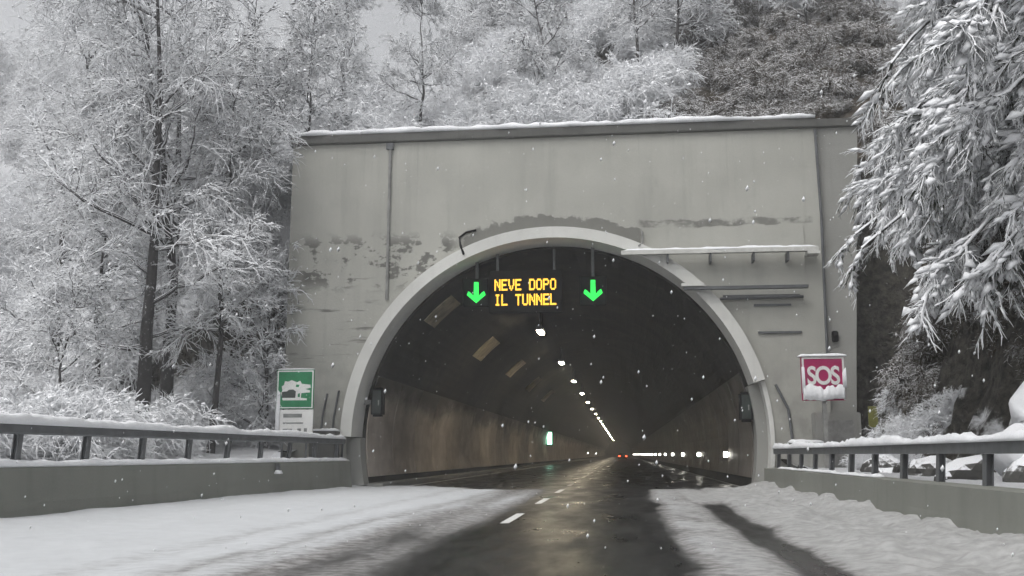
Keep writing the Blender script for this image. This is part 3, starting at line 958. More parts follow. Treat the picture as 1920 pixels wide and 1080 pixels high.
# ------------------------------------------------------------------ signs
def text_mesh(txt, size, parent, name, mat, loc, offset=0.0, depth=0.006, xscale=1.0):
    """each letter a mesh of its own"""
    for i, (ch, x) in enumerate(txt):
        cu = bpy.data.curves.new(name, 'FONT')
        cu.body = ch
        cu.size = size
        cu.offset = offset
        cu.extrude = depth
        cu.align_x = 'CENTER'
        cu.resolution_u = 5
        tmp = bpy.data.objects.new('tmp_text', cu)
        COL.objects.link(tmp)
        bpy.context.view_layer.update()
        me = bpy.data.meshes.new_from_object(tmp.evaluated_get(bpy.context.evaluated_depsgraph_get()))
        bpy.data.objects.remove(tmp)
        bpy.data.curves.remove(cu)
        me.materials.clear()
        o = link(name, me, mat, parent)
        o.rotation_euler = (R(90), 0, 0)
        o.scale = (xscale, 1, 1)
        o.location = (loc[0] + x, loc[1], loc[2])

def frosting(name, x0, x1, z0, ztop, y, parent, seed, amp=0.10, thick=0.05):
    """wind-blown snow stuck to the lower part of a sign face, with a ragged upper and lower edge"""
    n = 26
    rg = np.random.default_rng(seed)
    xs_ = np.linspace(x0, x1, n)
    top = ztop + amp * fbm(xs_ * 4.5, xs_ * 0 + seed, 3, seed) 
    bot = z0 + 0.07 * fbm(xs_ * 5, xs_ * 0 + seed + 3, 3, seed + 1)
    vs, fs = [], []
    for i in range(n):
        midz = (top[i] + bot[i]) / 2
        th = thick * (0.7 + 0.6 * rg.random())
        vs += [(xs_[i], y, bot[i]), (xs_[i], y - th, bot[i] + 0.03), (xs_[i], y - th * 1.1, midz), (xs_[i], y - th * 0.4, top[i] - 0.02), (xs_[i], y, top[i])]
    for i in range(n - 1):
        for j in range(5):
            a, b_ = i * 5 + j, i * 5 + (j + 1) % 5
            fs.append((a, a + 5, b_ + 5, b_))
    fs += [(0, 1, 2, 3, 4), tuple(range((n - 1) * 5 + 4, (n - 1) * 5 - 1, -1))]
    return MB().add(vs, fs).build(name, M['snow'], parent, smooth=True)

sos = tag(empty('sos_sign', (6.05, 30.6, 0.7)), 'red SOS sign half plastered with snow on a grey post by the portal', 'sign')
m = MB(); m.box(-0.63, 0.63, 0.0, 0.22, 2.05, 3.36); pan = m.build('panel', M['red_paint'], sos, 0.015)
m = MB()
for x0, x1, z0, z1 in ((-0.62, 0.62, 3.30, 3.35), (-0.62, -0.56, 2.06, 3.30), (0.56, 0.62, 2.06, 3.30)):
    m.box(x0, x1, -0.008, -0.002, z0, z1)
m.build('border', M['white_paint'], pan)
text_mesh([('S', -0.345), ('O', 0.0), ('S', 0.345)], 0.76, pan, 'letter', M['white_paint'], (0.0, -0.010, 2.54), offset=0.018, xscale=0.80)
frosting('stuck_snow', -0.60, 0.60, 2.06, 2.46, -0.012, pan, 51, 0.22)
snow_strip('snow_cap', (-0.70, 0.11, 3.365), (0.70, 0.11, 3.365), 0.30, 0.10, pan, 52, 0.08, 0.4)
frosting('stuck_snow', -0.64, -0.55, 2.30, 3.00, -0.012, pan, 53, 0.25, 0.03)
frosting('stuck_snow', 0.55, 0.66, 2.40, 2.95, -0.012, pan, 54, 0.25, 0.04)
m = MB(); m.box(-0.06, 0.07, 0.04, 0.16, -0.6, 2.045); m.build('post', M['grey_metal'], sos, 0.01)
# the call box behind it
cb = tag(empty('call_box', (6.75, 32.3, 0.6)), 'squat grey roadside call box below the red SOS sign', 'call box')
m = MB(); m.box(-0.75, 0.65, -0.3, 0.3, 0.0, 1.85); m.build('cabinet', M['concrete_dark'], cb, 0.03)
m = MB(); m.box(-0.40, 0.40, -0.325, -0.304, 0.2, 1.6); m.build('door', M['grey_metal'], cb, 0.01)
# low snow-covered cover beside the ring foot on the right
lc = tag(empty('cable_cover', (5.55, 31.5, 0.75)), 'low grey cable cover with snow behind the right guardrail by the arch', 'cable cover')
m = MB(); m.box(-0.45, 0.55, -0.35, 0.35, -0.2, 0.75); b_ = m.build('body', M['concrete_dark'], lc, 0.03)
snow_strip('snow_cap', (-0.45, 0, 0.745), (0.55, 0, 0.745), 0.7, 0.12, lc, 57, 0.1, 0.5)

gs = tag(empty('road_sign', (-10.48, 31.0, 0.5)), 'green and white road sign with white pictogram beside the left guardrail', 'sign')
m = MB(); m.box(-0.62, 0.62, 0.0, 0.05, 2.10, 3.36); gp = m.build('upper_panel', M['green_paint'], gs, 0.01)
m = MB(); m.box(-0.62, 0.62, 0.0, 0.05, 1.22, 2.07); wp = m.build('lower_panel', M['white_paint'], gs, 0.01)
m = MB()
for x0, x1, z0, z1 in ((-0.60, 0.60, 3.29, 3.33), (-0.60, 0.60, 2.12, 2.15), (-0.60, -0.56, 2.15, 3.29), (0.56, 0.60, 2.15, 3.29)):
    m.box(x0, x1, -0.008, -0.002, z0, z1)
m.build('border', M['white_paint'], gp)
picto = [(-0.40, 2.37), (0.40, 2.37), (0.40, 2.43), (0.20, 2.45), (0.21, 2.60), (0.50, 2.62), (0.50, 2.69), (0.34, 2.73), (0.52, 2.77), (0.50, 2.87), (0.22, 2.90), (0.16, 3.00), (0.06, 2.95), (-0.12, 3.02), (-0.24, 2.97), (-0.34, 2.99), (-0.38, 2.86), (-0.45, 2.82), (-0.42, 2.70), (-0.46, 2.60)]
m = MB(); m.prism(picto, -0.010, -0.002); pc = m.build('pictogram', M['white_paint'], gp)
m = MB(); m.prism([(-0.43, 2.45), (0.02, 2.45), (0.03, 2.66), (-0.06, 2.72), (-0.20, 2.71), (-0.26, 2.66), (-0.43, 2.64)], -0.016, -0.011); m.build('pictogram_mark', M['dark_paint'], pc)  # dark and green print over the white pictogram
m = MB(); m.prism([(0.10, 2.47), (0.17, 2.47), (0.17, 2.60), (0.10, 2.58)], -0.016, -0.011); m.build('pictogram_mark', M['green_paint'], pc)
m = MB(); m.prism([(0.02, 2.80), (0.12, 2.79), (0.14, 2.87), (0.04, 2.88)], -0.016, -0.011); m.build('pictogram_mark', M['green_paint'], pc)
for x0, x1, z0, z1 in ((-0.36, 0.26, 1.82, 1.94), (-0.36, 0.30, 1.62, 1.665), (-0.36, -0.05, 1.38, 1.46), (0.12, 0.24, 1.36, 1.47), (0.34, 0.44, 1.37, 1.48)):
    m = MB(); m.box(x0, x1, -0.008, -0.002, z0, z1); m.build('faded_print', M['grey_paint'], wp)
frosting('stuck_snow', -0.60, -0.48, 1.25, 2.6, -0.012, gp, 61, 0.4, 0.02)
for s in (-0.4, 0.4):
    m = MB(); m.tube([(s, 0.09, -0.4), (s, 0.09, 3.3)], 0.035, 8); m.build('post', M['steel'], gs)
snow_strip('snow_cap', (-0.62, 0.025, 3.36), (0.62, 0.025, 3.36), 0.08, 0.04, gp, 62, 0.1)
# low concrete block with snow beside the sign
kb = tag(empty('kerb_block', (-9.85, 32.3, 0.6)), 'low dark block with a thin snow cover between road sign and arch', 'block')
m = MB(); m.box(-0.45, 0.45, -0.25, 0.25, 0.0, 1.32); m.build('body', M['concrete_coping'], kb, 0.03)
snow_strip('snow_cap', (-0.45, 0, 1.315), (0.45, 0, 1.315), 0.5, 0.08, kb, 63, 0.1)
# yellow marker in the dark corner on the right
ym = tag(empty('marker_plate', (6.55, 27.0, 0.9)), 'yellow green marker plate on a short post at the foot of the rock bank', 'marker')
m = MB(); m.box(-0.12, 0.12, -0.02, 0.02, 0.95, 1.50); m.build('plate', M['yellow_paint'], ym, 0.01)
m = MB(); m.tube([(0, 0.05, -0.6), (0, 0.05, 1.5)], 0.03, 8); m.build('post', M['steel'], ym)

# ------------------------------------------------------------------ trees
def nrm(a):
    return a / np.maximum(np.linalg.norm(a, axis=-1, keepdims=True), 1e-9)

def spawn(rg, par, n, t0, t1, length, ang, up, bend, P, taper=0.5, wig=0.06, tpow=1.0):
    """n children on each parent polyline (N,K,3); returns (N*n,P,3) and their positions t"""
    Np, K, _ = par.shape
    t = t0 + (t1 - t0) * rg.random((Np, n)) ** tpow
    u = t * (K - 1)
    i0 = np.clip(np.floor(u).astype(int), 0, K - 2)
    fr = (u - i0)[..., None]
    ar = np.arange(Np)[:, None]
    a, b_ = par[ar, i0], par[ar, i0 + 1]
    base = (a * (1 - fr) + b_ * fr).reshape(-1, 3)
    tan = nrm(b_ - a).reshape(-1, 3)
    rv = rg.standard_normal(base.shape)
    per = nrm(rv - tan * (rv * tan).sum(-1, keepdims=True))
    an = ang * (1 + 0.25 * rg.standard_normal((len(base), 1)))
    d = np.cos(an) * tan + np.sin(an) * per
    d[:, 2] += up
    d = nrm(d)
    L = (length * (1 - taper * t.reshape(-1)) * (0.65 + 0.7 * rg.random(len(base))))[:, None]
    s = np.linspace(0, 1, P)
    pts = base[:, None] + d[:, None] * (L * s)[..., None]
    pts[:, :, 2] += bend * L * s ** 2
    wv = np.cumsum(rg.standard_normal(pts.shape) * (wig * L / P)[..., None] * (s > 0)[None, :, None], axis=1)
    return pts + wv, t.reshape(-1), L[:, 0]

def prisms(pts, r0, r1, hk=1.3):
    """flat-bottomed three-sided twigs with a heaped top"""
    Np, P, _ = pts.shape
    tan = np.gradient(pts, axis=1)
    tan = nrm(tan)
    side = np.cross(tan, np.array([0, 0, 1.0]))
    bad = np.linalg.norm(side, axis=-1) < 0.15
    side[bad] = np.cross(tan[bad], np.array([0.3, 1.0, 0]))
    side = nrm(side)
    top = nrm(np.cross(side, tan))
    r0 = np.broadcast_to(np.asarray(r0, float), (Np,))
    rr = (r0[:, None] * (1 - np.linspace(0, 1, P)) + r1 * np.linspace(0, 1, P))[..., None]
    v_ = np.stack([pts - side * rr, pts + side * rr, pts + top * rr * hk], axis=2).reshape(-1, 3)
    base = (np.arange(Np)[:, None] * P + np.arange(P - 1)[None, :]) * 3
    base = base.reshape(-1)
    q_ = np.concatenate([np.stack([base + a, base + b_, base + b_ + 3, base + a + 3], -1) for a, b_ in ((0, 1), (1, 2), (2, 0))])
    return v_, q_

def clumps(rg, pts, n, lo, hi, long=1.0):
    """small pillows of snow caught on twigs"""
    Np, P, _ = pts.shape
    i = rg.integers(0, Np, n); j = rg.integers(1, P, n)
    c = pts[i, j] + np.array([0, 0, 0.012])
    r = (lo + (hi - lo) * rg.random(n) ** 2)[:, None, None]
    tan = nrm(pts[i, j] - pts[i, j - 1]); tan[:, 2] *= 0.5
    side = nrm(np.cross(tan, [0, 0, 1.0]) + 1e-4)
    up = np.broadcast_to(np.array([0, 0, 1.0]), tan.shape)
    k = [(1.15, 0, 0), (0.15, 0.9, 0), (-1.15, 0, 0), (-0.15, -0.9, 0), (0.3, 0.1, 0.75), (-0.4, 0, 0.65), (0, 0, -0.25)]
    jit = 1 + 0.25 * rg.standard_normal((n, 7, 1))
    v_ = np.stack([c + (tan * a * long + side * b_ + up * d) * r[:, 0] for a, b_, d in k], 1)
    v_ = c[:, None] + (v_ - c[:, None]) * jit
    f = np.array([(0, 1, 4), (1, 5, 4), (1, 2, 5), (2, 3, 5), (3, 4, 5), (3, 0, 4), (1, 0, 6), (2, 1, 6), (3, 2, 6), (0, 3, 6)])
    return v_.reshape(-1, 3), (np.arange(n)[:, None, None] * 7 + f[None]).reshape(-1, 3)

def join_qt(quads, tris):
    v1, q1 = quads; v2, t2 = tris
    return np.concatenate([v1, v2]), [q1, t2 + len(v1)]

def tubes(pts, r, n=7):
    Np, P, _ = pts.shape
    tan = nrm(np.gradient(pts, axis=1))
    ref = np.where(np.abs(tan[..., 2:3]) > 0.8, np.array([1.0, 0, 0]), np.array([0, 0, 1.0]))
    a = nrm(np.cross(tan, ref)); b_ = np.cross(a, tan)
    an = np.linspace(0, 2 * np.pi, n, endpoint=False)
    ring = a[:, :, None] * np.cos(an)[None, None, :, None] + b_[:, :, None] * np.sin(an)[None, None, :, None]
    v_ = (pts[:, :, None] + ring * r[:, :, None, None]).reshape(-1, 3)
    base = (np.arange(Np)[:, None] * P + np.arange(P - 1)[None, :]) * n
    base = base.reshape(-1)
    q_ = np.concatenate([np.stack([base + k, base + (k + 1) % n, base + (k + 1) % n + n, base + k + n], -1) for k in range(n)])
    return v_, q_

def join(parts):
    V, Q, o = [], [], 0
    for v_, q_ in parts:
        V.append(v_); Q.append(q_ + o); o += len(v_)
    return np.concatenate(V), np.concatenate(Q)

def tree_meshes(seed, H, r_tr, n_l, l_len, lean=(0, 0), t0=0.18, n_b=8, n_t=6, n_s=4, fork=False, droop=-0.12):
    rg = np.random.default_rng(seed)
    P = 14
    s = np.linspace(0, 1, P)
    tr = np.zeros((1, P, 3))
    tr[0, :, 2] = s * H - 0.5 * (1 - s)
    w_ = np.cumsum(rg.standard_normal((P, 2)) * 0.012 * H, axis=0) * s[:, None]
    tr[0, :, 0] = lean[0] * s ** 1.4 + w_[:, 0]
    tr[0, :, 1] = lean[1] * s ** 1.4 + w_[:, 1]
    rad = (r_tr * (0.06 + 0.94 * (1 - s) ** 1.35) + 0.30 * r_tr * np.exp(-s * 14))[None]
    trunks = [tubes(tr, rad, 9)]
    if fork:
        f0 = tr[0, 4]
        f_ = np.zeros((1, 10, 3)); ss = np.linspace(0, 1, 10)
        f_[0] = f0 + np.outer(ss, [0.10 * H, 0.03 * H, 0.60 * H]) + np.outer(ss * (1 - ss), [0.15 * H, 0, 0])
        trunks.append(tubes(f_, (0.62 * r_tr * (1 - 0.85 * ss))[None], 8))
    limbs, tl, Ll = spawn(rg, tr, n_l, t0, 0.97, l_len, 1.15, 0.12, 0.10, 8, 0.62, 0.22)
    if fork:
        l2, t2, L2 = spawn(rg, f_, n_l // 2, 0.25, 0.97, l_len * 0.75, 1.0, 0.1, 0.08, 8, 0.5, 0.22)
        limbs = np.concatenate([limbs, l2]); Ll = np.concatenate([Ll, L2])
    lr = (0.010 + 0.013 * Ll)
    trunks.append(tubes(limbs, lr[:, None] * (1 - 0.8 * np.linspace(0, 1, 8))[None], 5))
    br, tb, Lb = spawn(rg, limbs, n_b, 0.18, 1.0, l_len * 0.52, 0.75, 0.05, droop, 5, 0.45, 0.2)
    tw, tt, Lt = spawn(rg, br, n_t, 0.15, 1.0, l_len * 0.25, 0.70, 0.03, droop * 1.2, 4, 0.35, 0.25)
    sub, t3, L3 = spawn(rg, tw, n_s, 0.2, 1.0, l_len * 0.11, 0.7, 0.03, droop * 1.2, 3, 0.2, 0.25)
    ridge = limbs.copy(); ridge[:, :, 2] += lr[:, None] * 0.6
    trunks.append(prisms(ridge, lr * 0.95, 0.010, 1.5))
    parts = [prisms(br, 0.022, 0.012, 1.7), prisms(tw, 0.015, 0.008, 1.8), prisms(sub, 0.011, 0.005, 1.8)]
    return join(trunks), join_qt(join(parts), clumps(rg, np.concatenate([tw, br[:, :4]]), 2600, 0.025, 0.10))

protos = {}
def make_proto(key, **kw):
    (tv, tq), (cv, cq) = tree_meshes(**kw)
    protos[key] = (fast_mesh('trunk', tv, tq, True), fast_mesh('crown', cv, cq))
    protos[key][0].materials.append(M['bark'])
    protos[key][1].materials.append(M['twig'])
make_proto('tall', seed=5, H=19, r_tr=0.25, n_l=28, l_len=4.0, t0=0.20)
make_proto('fork', seed=9, H=18, r_tr=0.25, n_l=26, l_len=4.2, t0=0.34, fork=True)
make_proto('slim', seed=14, H=12.5, r_tr=0.13, n_l=30, l_len=2.4, t0=0.32, lean=(-0.5, 0))
make_proto('young', seed=21, H=8.0, r_tr=0.085, n_l=26, l_len=2.3, t0=0.12, n_b=8, lean=(0.3, 0.2))

def place_tree(key, name, loc, rz, sc, label, group=None, cat='tree'):
    t = tag(empty(name, loc, rz), label, cat, group)
    t.scale = (sc, sc, sc)
    link('trunk', protos[key][0], None, t)
    link('crown', protos[key][1], None, t)
    return t
def tz(x, y):
    return float(terrain_z(np.array([[x]], float), np.array([[y]], float))[0, 0])
# x, y from the picture's trunk columns
TREES = [
    ('tall', -14.6, 29.0, 0.4, 1.0, 'tall dark trunk with snow-laden side branches, thickest trunk left of the portal'),
    ('fork', -14.9, 31.2, 1.9, 1.0, 'tall forked tree rising just right of the thickest trunk'),
    ('slim', -13.2, 30.9, 2.7, 1.0, 'slim snowy tree halfway between thickest trunk and portal edge'),
    ('young', -12.1, 33.0, 0.9, 1.0, 'small crooked snow-covered tree touching the left edge of the portal'),
    ('slim', -16.3, 29.2, 4.2, 0.92, 'slim bare trunk left of the thickest trunk above the guardrail'),
    ('tall', -22.5, 37.0, 3.3, 0.95, 'pale snow-covered tree at the far left edge of the wood'),
    ('slim', -20.0, 44.0, 5.1, 1.25, 'hazy slim tree behind the forked tree, half lost in mist'),
    ('fork', -26.0, 47.0, 0.6, 1.05, 'hazy forked tree at back left, fading in mist'),
    ('young', -12.9, 38.5, 3.9, 1.15, 'small snowy tree standing behind the left corner of the portal'),
    ('young', -13.9, 36.8, 2.2, 1.2, 'young snowy tree deep between the slim tree and the portal'),
    ('young', -16.4, 39.5, 0.3, 1.5, 'bushy snowy tree behind the forked tree'),
    ('young', -19.6, 38.0, 4.8, 1.4, 'bushy snowy tree behind the slim bare trunk at left'),
    ('young', -15.8, 26.2, 5.6, 0.8, 'low spreading young tree behind the left guardrail, nearest the road'),
]
for key, x, y, rz, sc, lab in TREES:
    place_tree(key, 'bare_tree', (x, y, tz(x, y) - 0.1), rz, sc, lab, 'snowy bare trees left of the portal')

# ---- shrubs
def shrub_mesh(seed, H, n_st, n_t, n_s, r, droop=-0.25, spread=0.75, nc=650):
    rg = np.random.default_rng(seed)
    P = 6
    d = rg.standard_normal((n_st, 3)); d[:, 2] = 0
    d = nrm(d) * spread * (0.3 + 0.9 * rg.random((n_st, 1))); d[:, 2] = 1
    d = nrm(d)
    L = H * (0.6 + 0.6 * rg.random(n_st))[:, None]
    s = np.linspace(0, 1, P)
    st = (rg.standard_normal((n_st, 3)) * [0.25, 0.25, 0])[:, None] + d[:, None] * (L * s)[..., None]
    st[:, :, 2] += droop * L * s ** 2
    st[:, 0, 2] -= 0.3
    st += np.cumsum(rg.standard_normal(st.shape) * 0.03 * H * (s > 0)[None, :, None], axis=1)
    tw, _, _ = spawn(rg, st, n_t, 0.2, 1.0, H * 0.42, 0.85, 0.05, droop, 4, 0.45, 0.22)
    sb, _, _ = spawn(rg, tw, n_s, 0.15, 1.0, H * 0.19, 0.8, 0.0, droop, 3, 0.3, 0.25)
    q_ = join([prisms(tw, r, r * 0.5, 1.8), prisms(sb, r * 0.85, r * 0.4, 1.9)])
    return prisms(st, r * 1.3, r * 0.6, 1.6), (join_qt(q_, clumps(rg, tw, nc, 0.025, 0.10)) if nc else q_)
shr = []
for seed, H, rr_, ns_ in ((3, 2.3, 0.012, 8), (4, 2.1, 0.012, 8), (6, 2.5, 0.012, 8)):
    a_, c_ = shrub_mesh(seed, H, 20, 9, ns_, rr_)
    me1 = fast_mesh('stems', *a_); me1.materials.append(M['rime'])
    me2 = fast_mesh('crown', *c_); me2.materials.append(M['rime'])
    shr.append((me1, me2))
a_, c_ = shrub_mesh(11, 1.6, 26, 8, 5, 0.016, -0.35, 1.0, 0)
me1 = fast_mesh('stems', *a_); me1.materials.append(M['brush'])
me2 = fast_mesh('crown', *c_); me2.materials.append(M['brush'])
brush = (me1, me2)
for key, x, y, rz, sc, lab in (
        ('slim', -8.6, 41.0, 1.0, 0.75, 'small bare tree above the coping, over the vertical conduit'),
        ('young', -3.2, 43.0, 2.0, 1.1, 'bushy snowy tree on the hill over the crown of the arch'),
        ('slim', 0.9, 42.5, 3.1, 0.8, 'slim dark-stemmed tree above the portal, left of the brown bank'),
        ('young', 2.9, 45.5, 4.4, 1.2, 'dark-stemmed bushy tree at the edge of the brown bank'),
        ('slim', 6.3, 48.5, 5.0, 0.9, 'slim snowy tree rising behind the brown bank'),
        ('young', 9.5, 47.5, 0.7, 1.1, 'bushy snowy tree at the top of the brown bank beside the evergreens'),
        ('slim', -14.0, 47.0, 2.4, 0.9, 'slim hazy tree up the slope left of the coping')):
    place_tree(key, 'hill_tree', (x, y, tz(x, y) - 0.1), rz, sc, lab, 'bare trees on the hill above the portal')

def place_shrub(pr_, name, x, y, rz, sc, label, group):
    t = tag(empty(name, (x, y, tz(x, y) - 0.1), rz), label, 'shrub', group)
    t.scale = (sc, sc, sc)
    a = link('stems', pr_[0], None, t)
    b_ = link('crown', pr_[1], None, t)
    return t, b_
first = []
WHERE = [(-9.6, 'snowy shrub above the coping, leftmost of the row on the portal'), (-7.2, 'snowy shrub above the coping, second from the left end'),
         (-4.9, 'snowy shrub above the coping, third from the left end'), (-2.6, 'snowy shrub above the coping, over the crown of the arch'),
         (-0.2, 'snowy shrub above the coping, just right of the arch crown'), (1.9, 'frosted shrub above the coping, last white one before the brown bank')]
for k, (x, lab) in enumerate(WHERE):
    t, c = place_shrub(shr[k % 3], 'snowy_shrub', x, 36.4 + 0.5 * (k % 2), k * 1.3, 0.72 + 0.1 * (k % 3), lab, 'shrubs along the top of the portal')
    first.append(c)
dry = []
for k, (x, y, lab) in enumerate(((3.4, 37.2, 'brown leafless brush on the bare bank, nearest the last white shrub'), (5.3, 38.3, 'brown leafless brush in the middle of the bare bank above the portal'),
                                 (7.2, 37.4, 'brown leafless brush above the right end of the portal'))):
    t, c = place_shrub(brush, 'dry_shrub', x, y, k * 2.1, 1.0, lab, 'dry brush on the bare bank')
    dry.append(c)

def scatter(name, points, rots, scales, source, label, cat):
    """one uncountable mass: many copies of a shrub's twigs over the slope"""
    me = bpy.data.meshes.new(name)
    me.from_pydata([tuple(p) for p in points], [], [])
    a = me.attributes.new('rot', 'FLOAT_VECTOR', 'POINT'); a.data.foreach_set('vector', np.asarray(rots, np.float32).ravel())
    a = me.attributes.new('scl', 'FLOAT', 'POINT'); a.data.foreach_set('value', np.asarray(scales, np.float32))
    o = link(name, me, None)
    ng = bpy.data.node_groups.new(name + '_nodes', 'GeometryNodeTree')
    ng.interface.new_socket('Geometry', in_out='INPUT', socket_type='NodeSocketGeometry')
    ng.interface.new_socket('Geometry', in_out='OUTPUT', socket_type='NodeSocketGeometry')
    gi = ng.nodes.new('NodeGroupInput'); go = ng.nodes.new('NodeGroupOutput')
    ip = ng.nodes.new('GeometryNodeInstanceOnPoints')
    oi = ng.nodes.new('GeometryNodeObjectInfo'); oi.inputs['Object'].default_value = source
    oi.transform_space = 'ORIGINAL'
    nr = ng.nodes.new('GeometryNodeInputNamedAttribute'); nr.data_type = 'FLOAT_VECTOR'; nr.inputs['Name'].default_value = 'rot'
    ns = ng.nodes.new('GeometryNodeInputNamedAttribute'); ns.data_type = 'FLOAT'; ns.inputs['Name'].default_value = 'scl'
    ng.links.new(gi.outputs[0], ip.inputs['Points'])
    ng.links.new(oi.outputs['Geometry'], ip.inputs['Instance'])
    ng.links.new(nr.outputs['Attribute'], ip.inputs['Rotation'])
    ng.links.new(ns.outputs['Attribute'], ip.inputs['Scale'])
    ng.links.new(ip.outputs[0], go.inputs[0])
    md = o.modifiers.new('scatter', 'NODES'); md.node_group = ng
    return tag(o, label, cat, kind='stuff')

rg = np.random.default_rng(77)
def pts_in(n, fx, fy, cond=None):
    out = []
    while len(out) < n:
        x, y = rg.uniform(*fx), rg.uniform(*fy)
        if cond is None or cond(x, y): out.append((x, y))
    a = np.array(out)
    z = terrain_z(a[:, 0], a[:, 1])
    # only what can be seen from about the road: drop what lies far outside the view
    k = (a[:, 0] > -0.80 * a[:, 1] - 4) & (a[:, 0] < 0.52 * a[:, 1] + 2) & (z < 2 + 0.53 * a[:, 1])
    return np.column_stack([a, z - 0.1])[k]
def sc_(P, lo, hi): return rg.uniform(lo, hi, len(P))
def rt_(P, tilt=0.2): return np.column_stack([rg.normal(0, tilt, len(P)), rg.normal(0, tilt, len(P)), rg.uniform(0, 6.28, len(P))])

P = pts_in(260, (-32, -11.2), (13, 42), lambda x, y: x < lline(y) - 2.9 and not (-0.43 * y < x < -0.29 * y and y < 32.5))
scatter('undergrowth', P, rt_(P), sc_(P, 0.55, 1.15), first[0], 'tangle of snow-covered undergrowth behind the left guardrail', 'undergrowth')
P = np.concatenate([pts_in(420, (-60, -11.8), (44, 110)), pts_in(130, (-34, -11.9), (35.5, 48))])
scatter('hillside_thicket', P, rt_(P), sc_(P, 1.0, 1.9), first[1], 'misty snow-covered thicket on the slope behind the left trees', 'thicket')
P = pts_in(1000, (-22, 40), (37.5, 95), lambda x, y: not (x > 0.23 * (y - 36) + 0.8 and y < 54 and x < 13) or rg.random() < (0.22 if x < 0.23 * (y - 36) + 2.6 or y > 49 else 0.02))
scatter('upper_thicket', P, rt_(P), sc_(P, 0.7, 1.45), first[1], 'dense snow-covered thicket on the hill above the portal', 'thicket')
P = pts_in(170, (1.5, 13), (35.8, 54), lambda x, y: x > 0.23 * (y - 36) + 0.8)
scatter('dry_brush', P, rt_(P), sc_(P, 0.5, 1.1), dry[0], 'dead brown brush on the sheltered bank above the right of the portal', 'brush')
# far wood on the misty slopes: trees nobody could tell apart
far_src = [o for o in bpy.data.objects if o.name.startswith('crown') and o.data == protos['young'][1]][0]
P = pts_in(450, (-118, 40), (62, 230))
scatter('far_wood', P, rt_(P, 0.06), sc_(P, 1.0, 1.9), far_src, 'snow-covered wood fading into mist on the far slopes', 'wood')

# ------------------------------------------------------------------ overhanging evergreens on the right
def evergreen(seed, H, n_l, l_len, az, az_w, zlo, zhi):
    """trunk with long drooping boughs reaching mostly towards azimuth az"""
    rg = np.random.default_rng(seed)
    P = 10
    s = np.linspace(0, 1, P)
    tr = np.zeros((1, P, 3)); tr[0, :, 2] = s * H - 0.6 * (1 - s)
    tr[0, :, 0] = np.cumsum(rg.standard_normal(P) * 0.06) * s
    parts_t = [tubes(tr, (0.20 * (1 - 0.85 * s))[None], 9)]
    Pl = 9
    sl_ = np.linspace(0, 1, Pl)
    z0 = rg.uniform(zlo, zhi, n_l)
    a = az + az_w * rg.standard_normal(n_l)
    L = l_len * (0.55 + 0.6 * rg.random(n_l)) * (1 - 0.30 * (z0 - zlo) / (zhi - zlo))
    d = np.stack([np.cos(a), np.sin(a), 0.35 + 0.15 * rg.standard_normal(n_l)], -1)
    lm = np.stack([np.zeros(n_l), np.zeros(n_l), z0], -1)[:, None] + d[:, None] * (L[:, None] * sl_)[..., None]
    lm[:, :, 2] -= (L[:, None] * 0.78) * sl_ ** 1.7
    lm += np.cumsum(rg.standard_normal(lm.shape) * 0.05 * (sl_ > 0)[None, :, None], axis=1)
    parts_t.append(tubes(lm, (0.012 + 0.012 * L)[:, None] * (1 - 0.8 * sl_)[None], 5))
    b1, _, _ = spawn(rg, lm, 15, 0.12, 1.0, l_len * 0.30, 0.60, -0.12, -0.22, 5, 0.35, 0.15)
    b2, _, _ = spawn(rg, b1, 10, 0.1, 1.0, l_len * 0.115, 0.55, -0.12, -0.25, 4, 0.25, 0.15)
    b3, _, _ = spawn(rg, b2, 6, 0.05, 1.0, l_len * 0.052, 0.6, -0.1, -0.25, 3, 0.2, 0.15)
    parts_c = [prisms(lm, 0.055, 0.035, 1.4), prisms(b1, 0.040, 0.024, 1.4), prisms(b2, 0.018, 0.008, 1.6), prisms(b3, 0.0095, 0.004, 1.6)]
    return join(parts_t), join_qt(join(parts_c), clumps(rg, np.concatenate([b1[:, :4], b1[:, :4], b1[:, 1:], b2]), 13000, 0.03, 0.13, 1.9))
EV = [(31, 8.5, 8.3, 14.6, 34, 3.6, 3.3, 0.7, 0.6, 8.2, 'drooping snow-laden evergreen overhanging the right guardrail, nearest the camera'),
      (32, 8.5, 8.9, 18.6, 36, 3.9, 3.3, 0.7, 0.5, 8.2, 'drooping snow-laden evergreen in the middle of the right bank'),
      (33, 8.0, 9.8, 23.5, 34, 3.6, 3.35, 0.75, 0.4, 7.6, 'snow-laden evergreen on the right bank nearest the portal'),
      (34, 9.0, 11.2, 20.0, 34, 4.4, 3.2, 0.9, 0.6, 8.6, 'snow-laden evergreen higher on the right bank behind the front boughs')]
ever_meshes = []
for k, (seed, H, x, y, nl, ll, az, aw_, zlo, zhi, lab) in enumerate(EV):
    if k < 2:
        (tv, tq), (cv, cq) = evergreen(seed, H, nl, ll, az, aw_, zlo, zhi)
        mt = fast_mesh('trunk', tv, tq, True); mt.materials.append(M['bark'])
        mc = fast_mesh('crown', cv, cq); mc.materials.append(M['ever']); mc.materials.append(M['fluff'])
        mc.polygons.foreach_set('material_index', (np.concatenate([np.full(len(f), 0 if f.shape[1] == 4 else 1, np.int32) for f in cq])))
        ever_meshes.append((mt, mc))
    mt, mc = ever_meshes[(k + 1) % 2 if k > 1 else k]
    t = tag(empty('evergreen_tree', (x, y, tz(x, y) - 0.2), 0.0 if k < 2 else (0.35 if k == 2 else -0.4)), lab, 'tree', 'evergreens overhanging the right bank')
    if k > 1: t.scale = (1.05, 1.0, 0.95)
    link('trunk', mt, None, t); link('crown', mc, None, t)

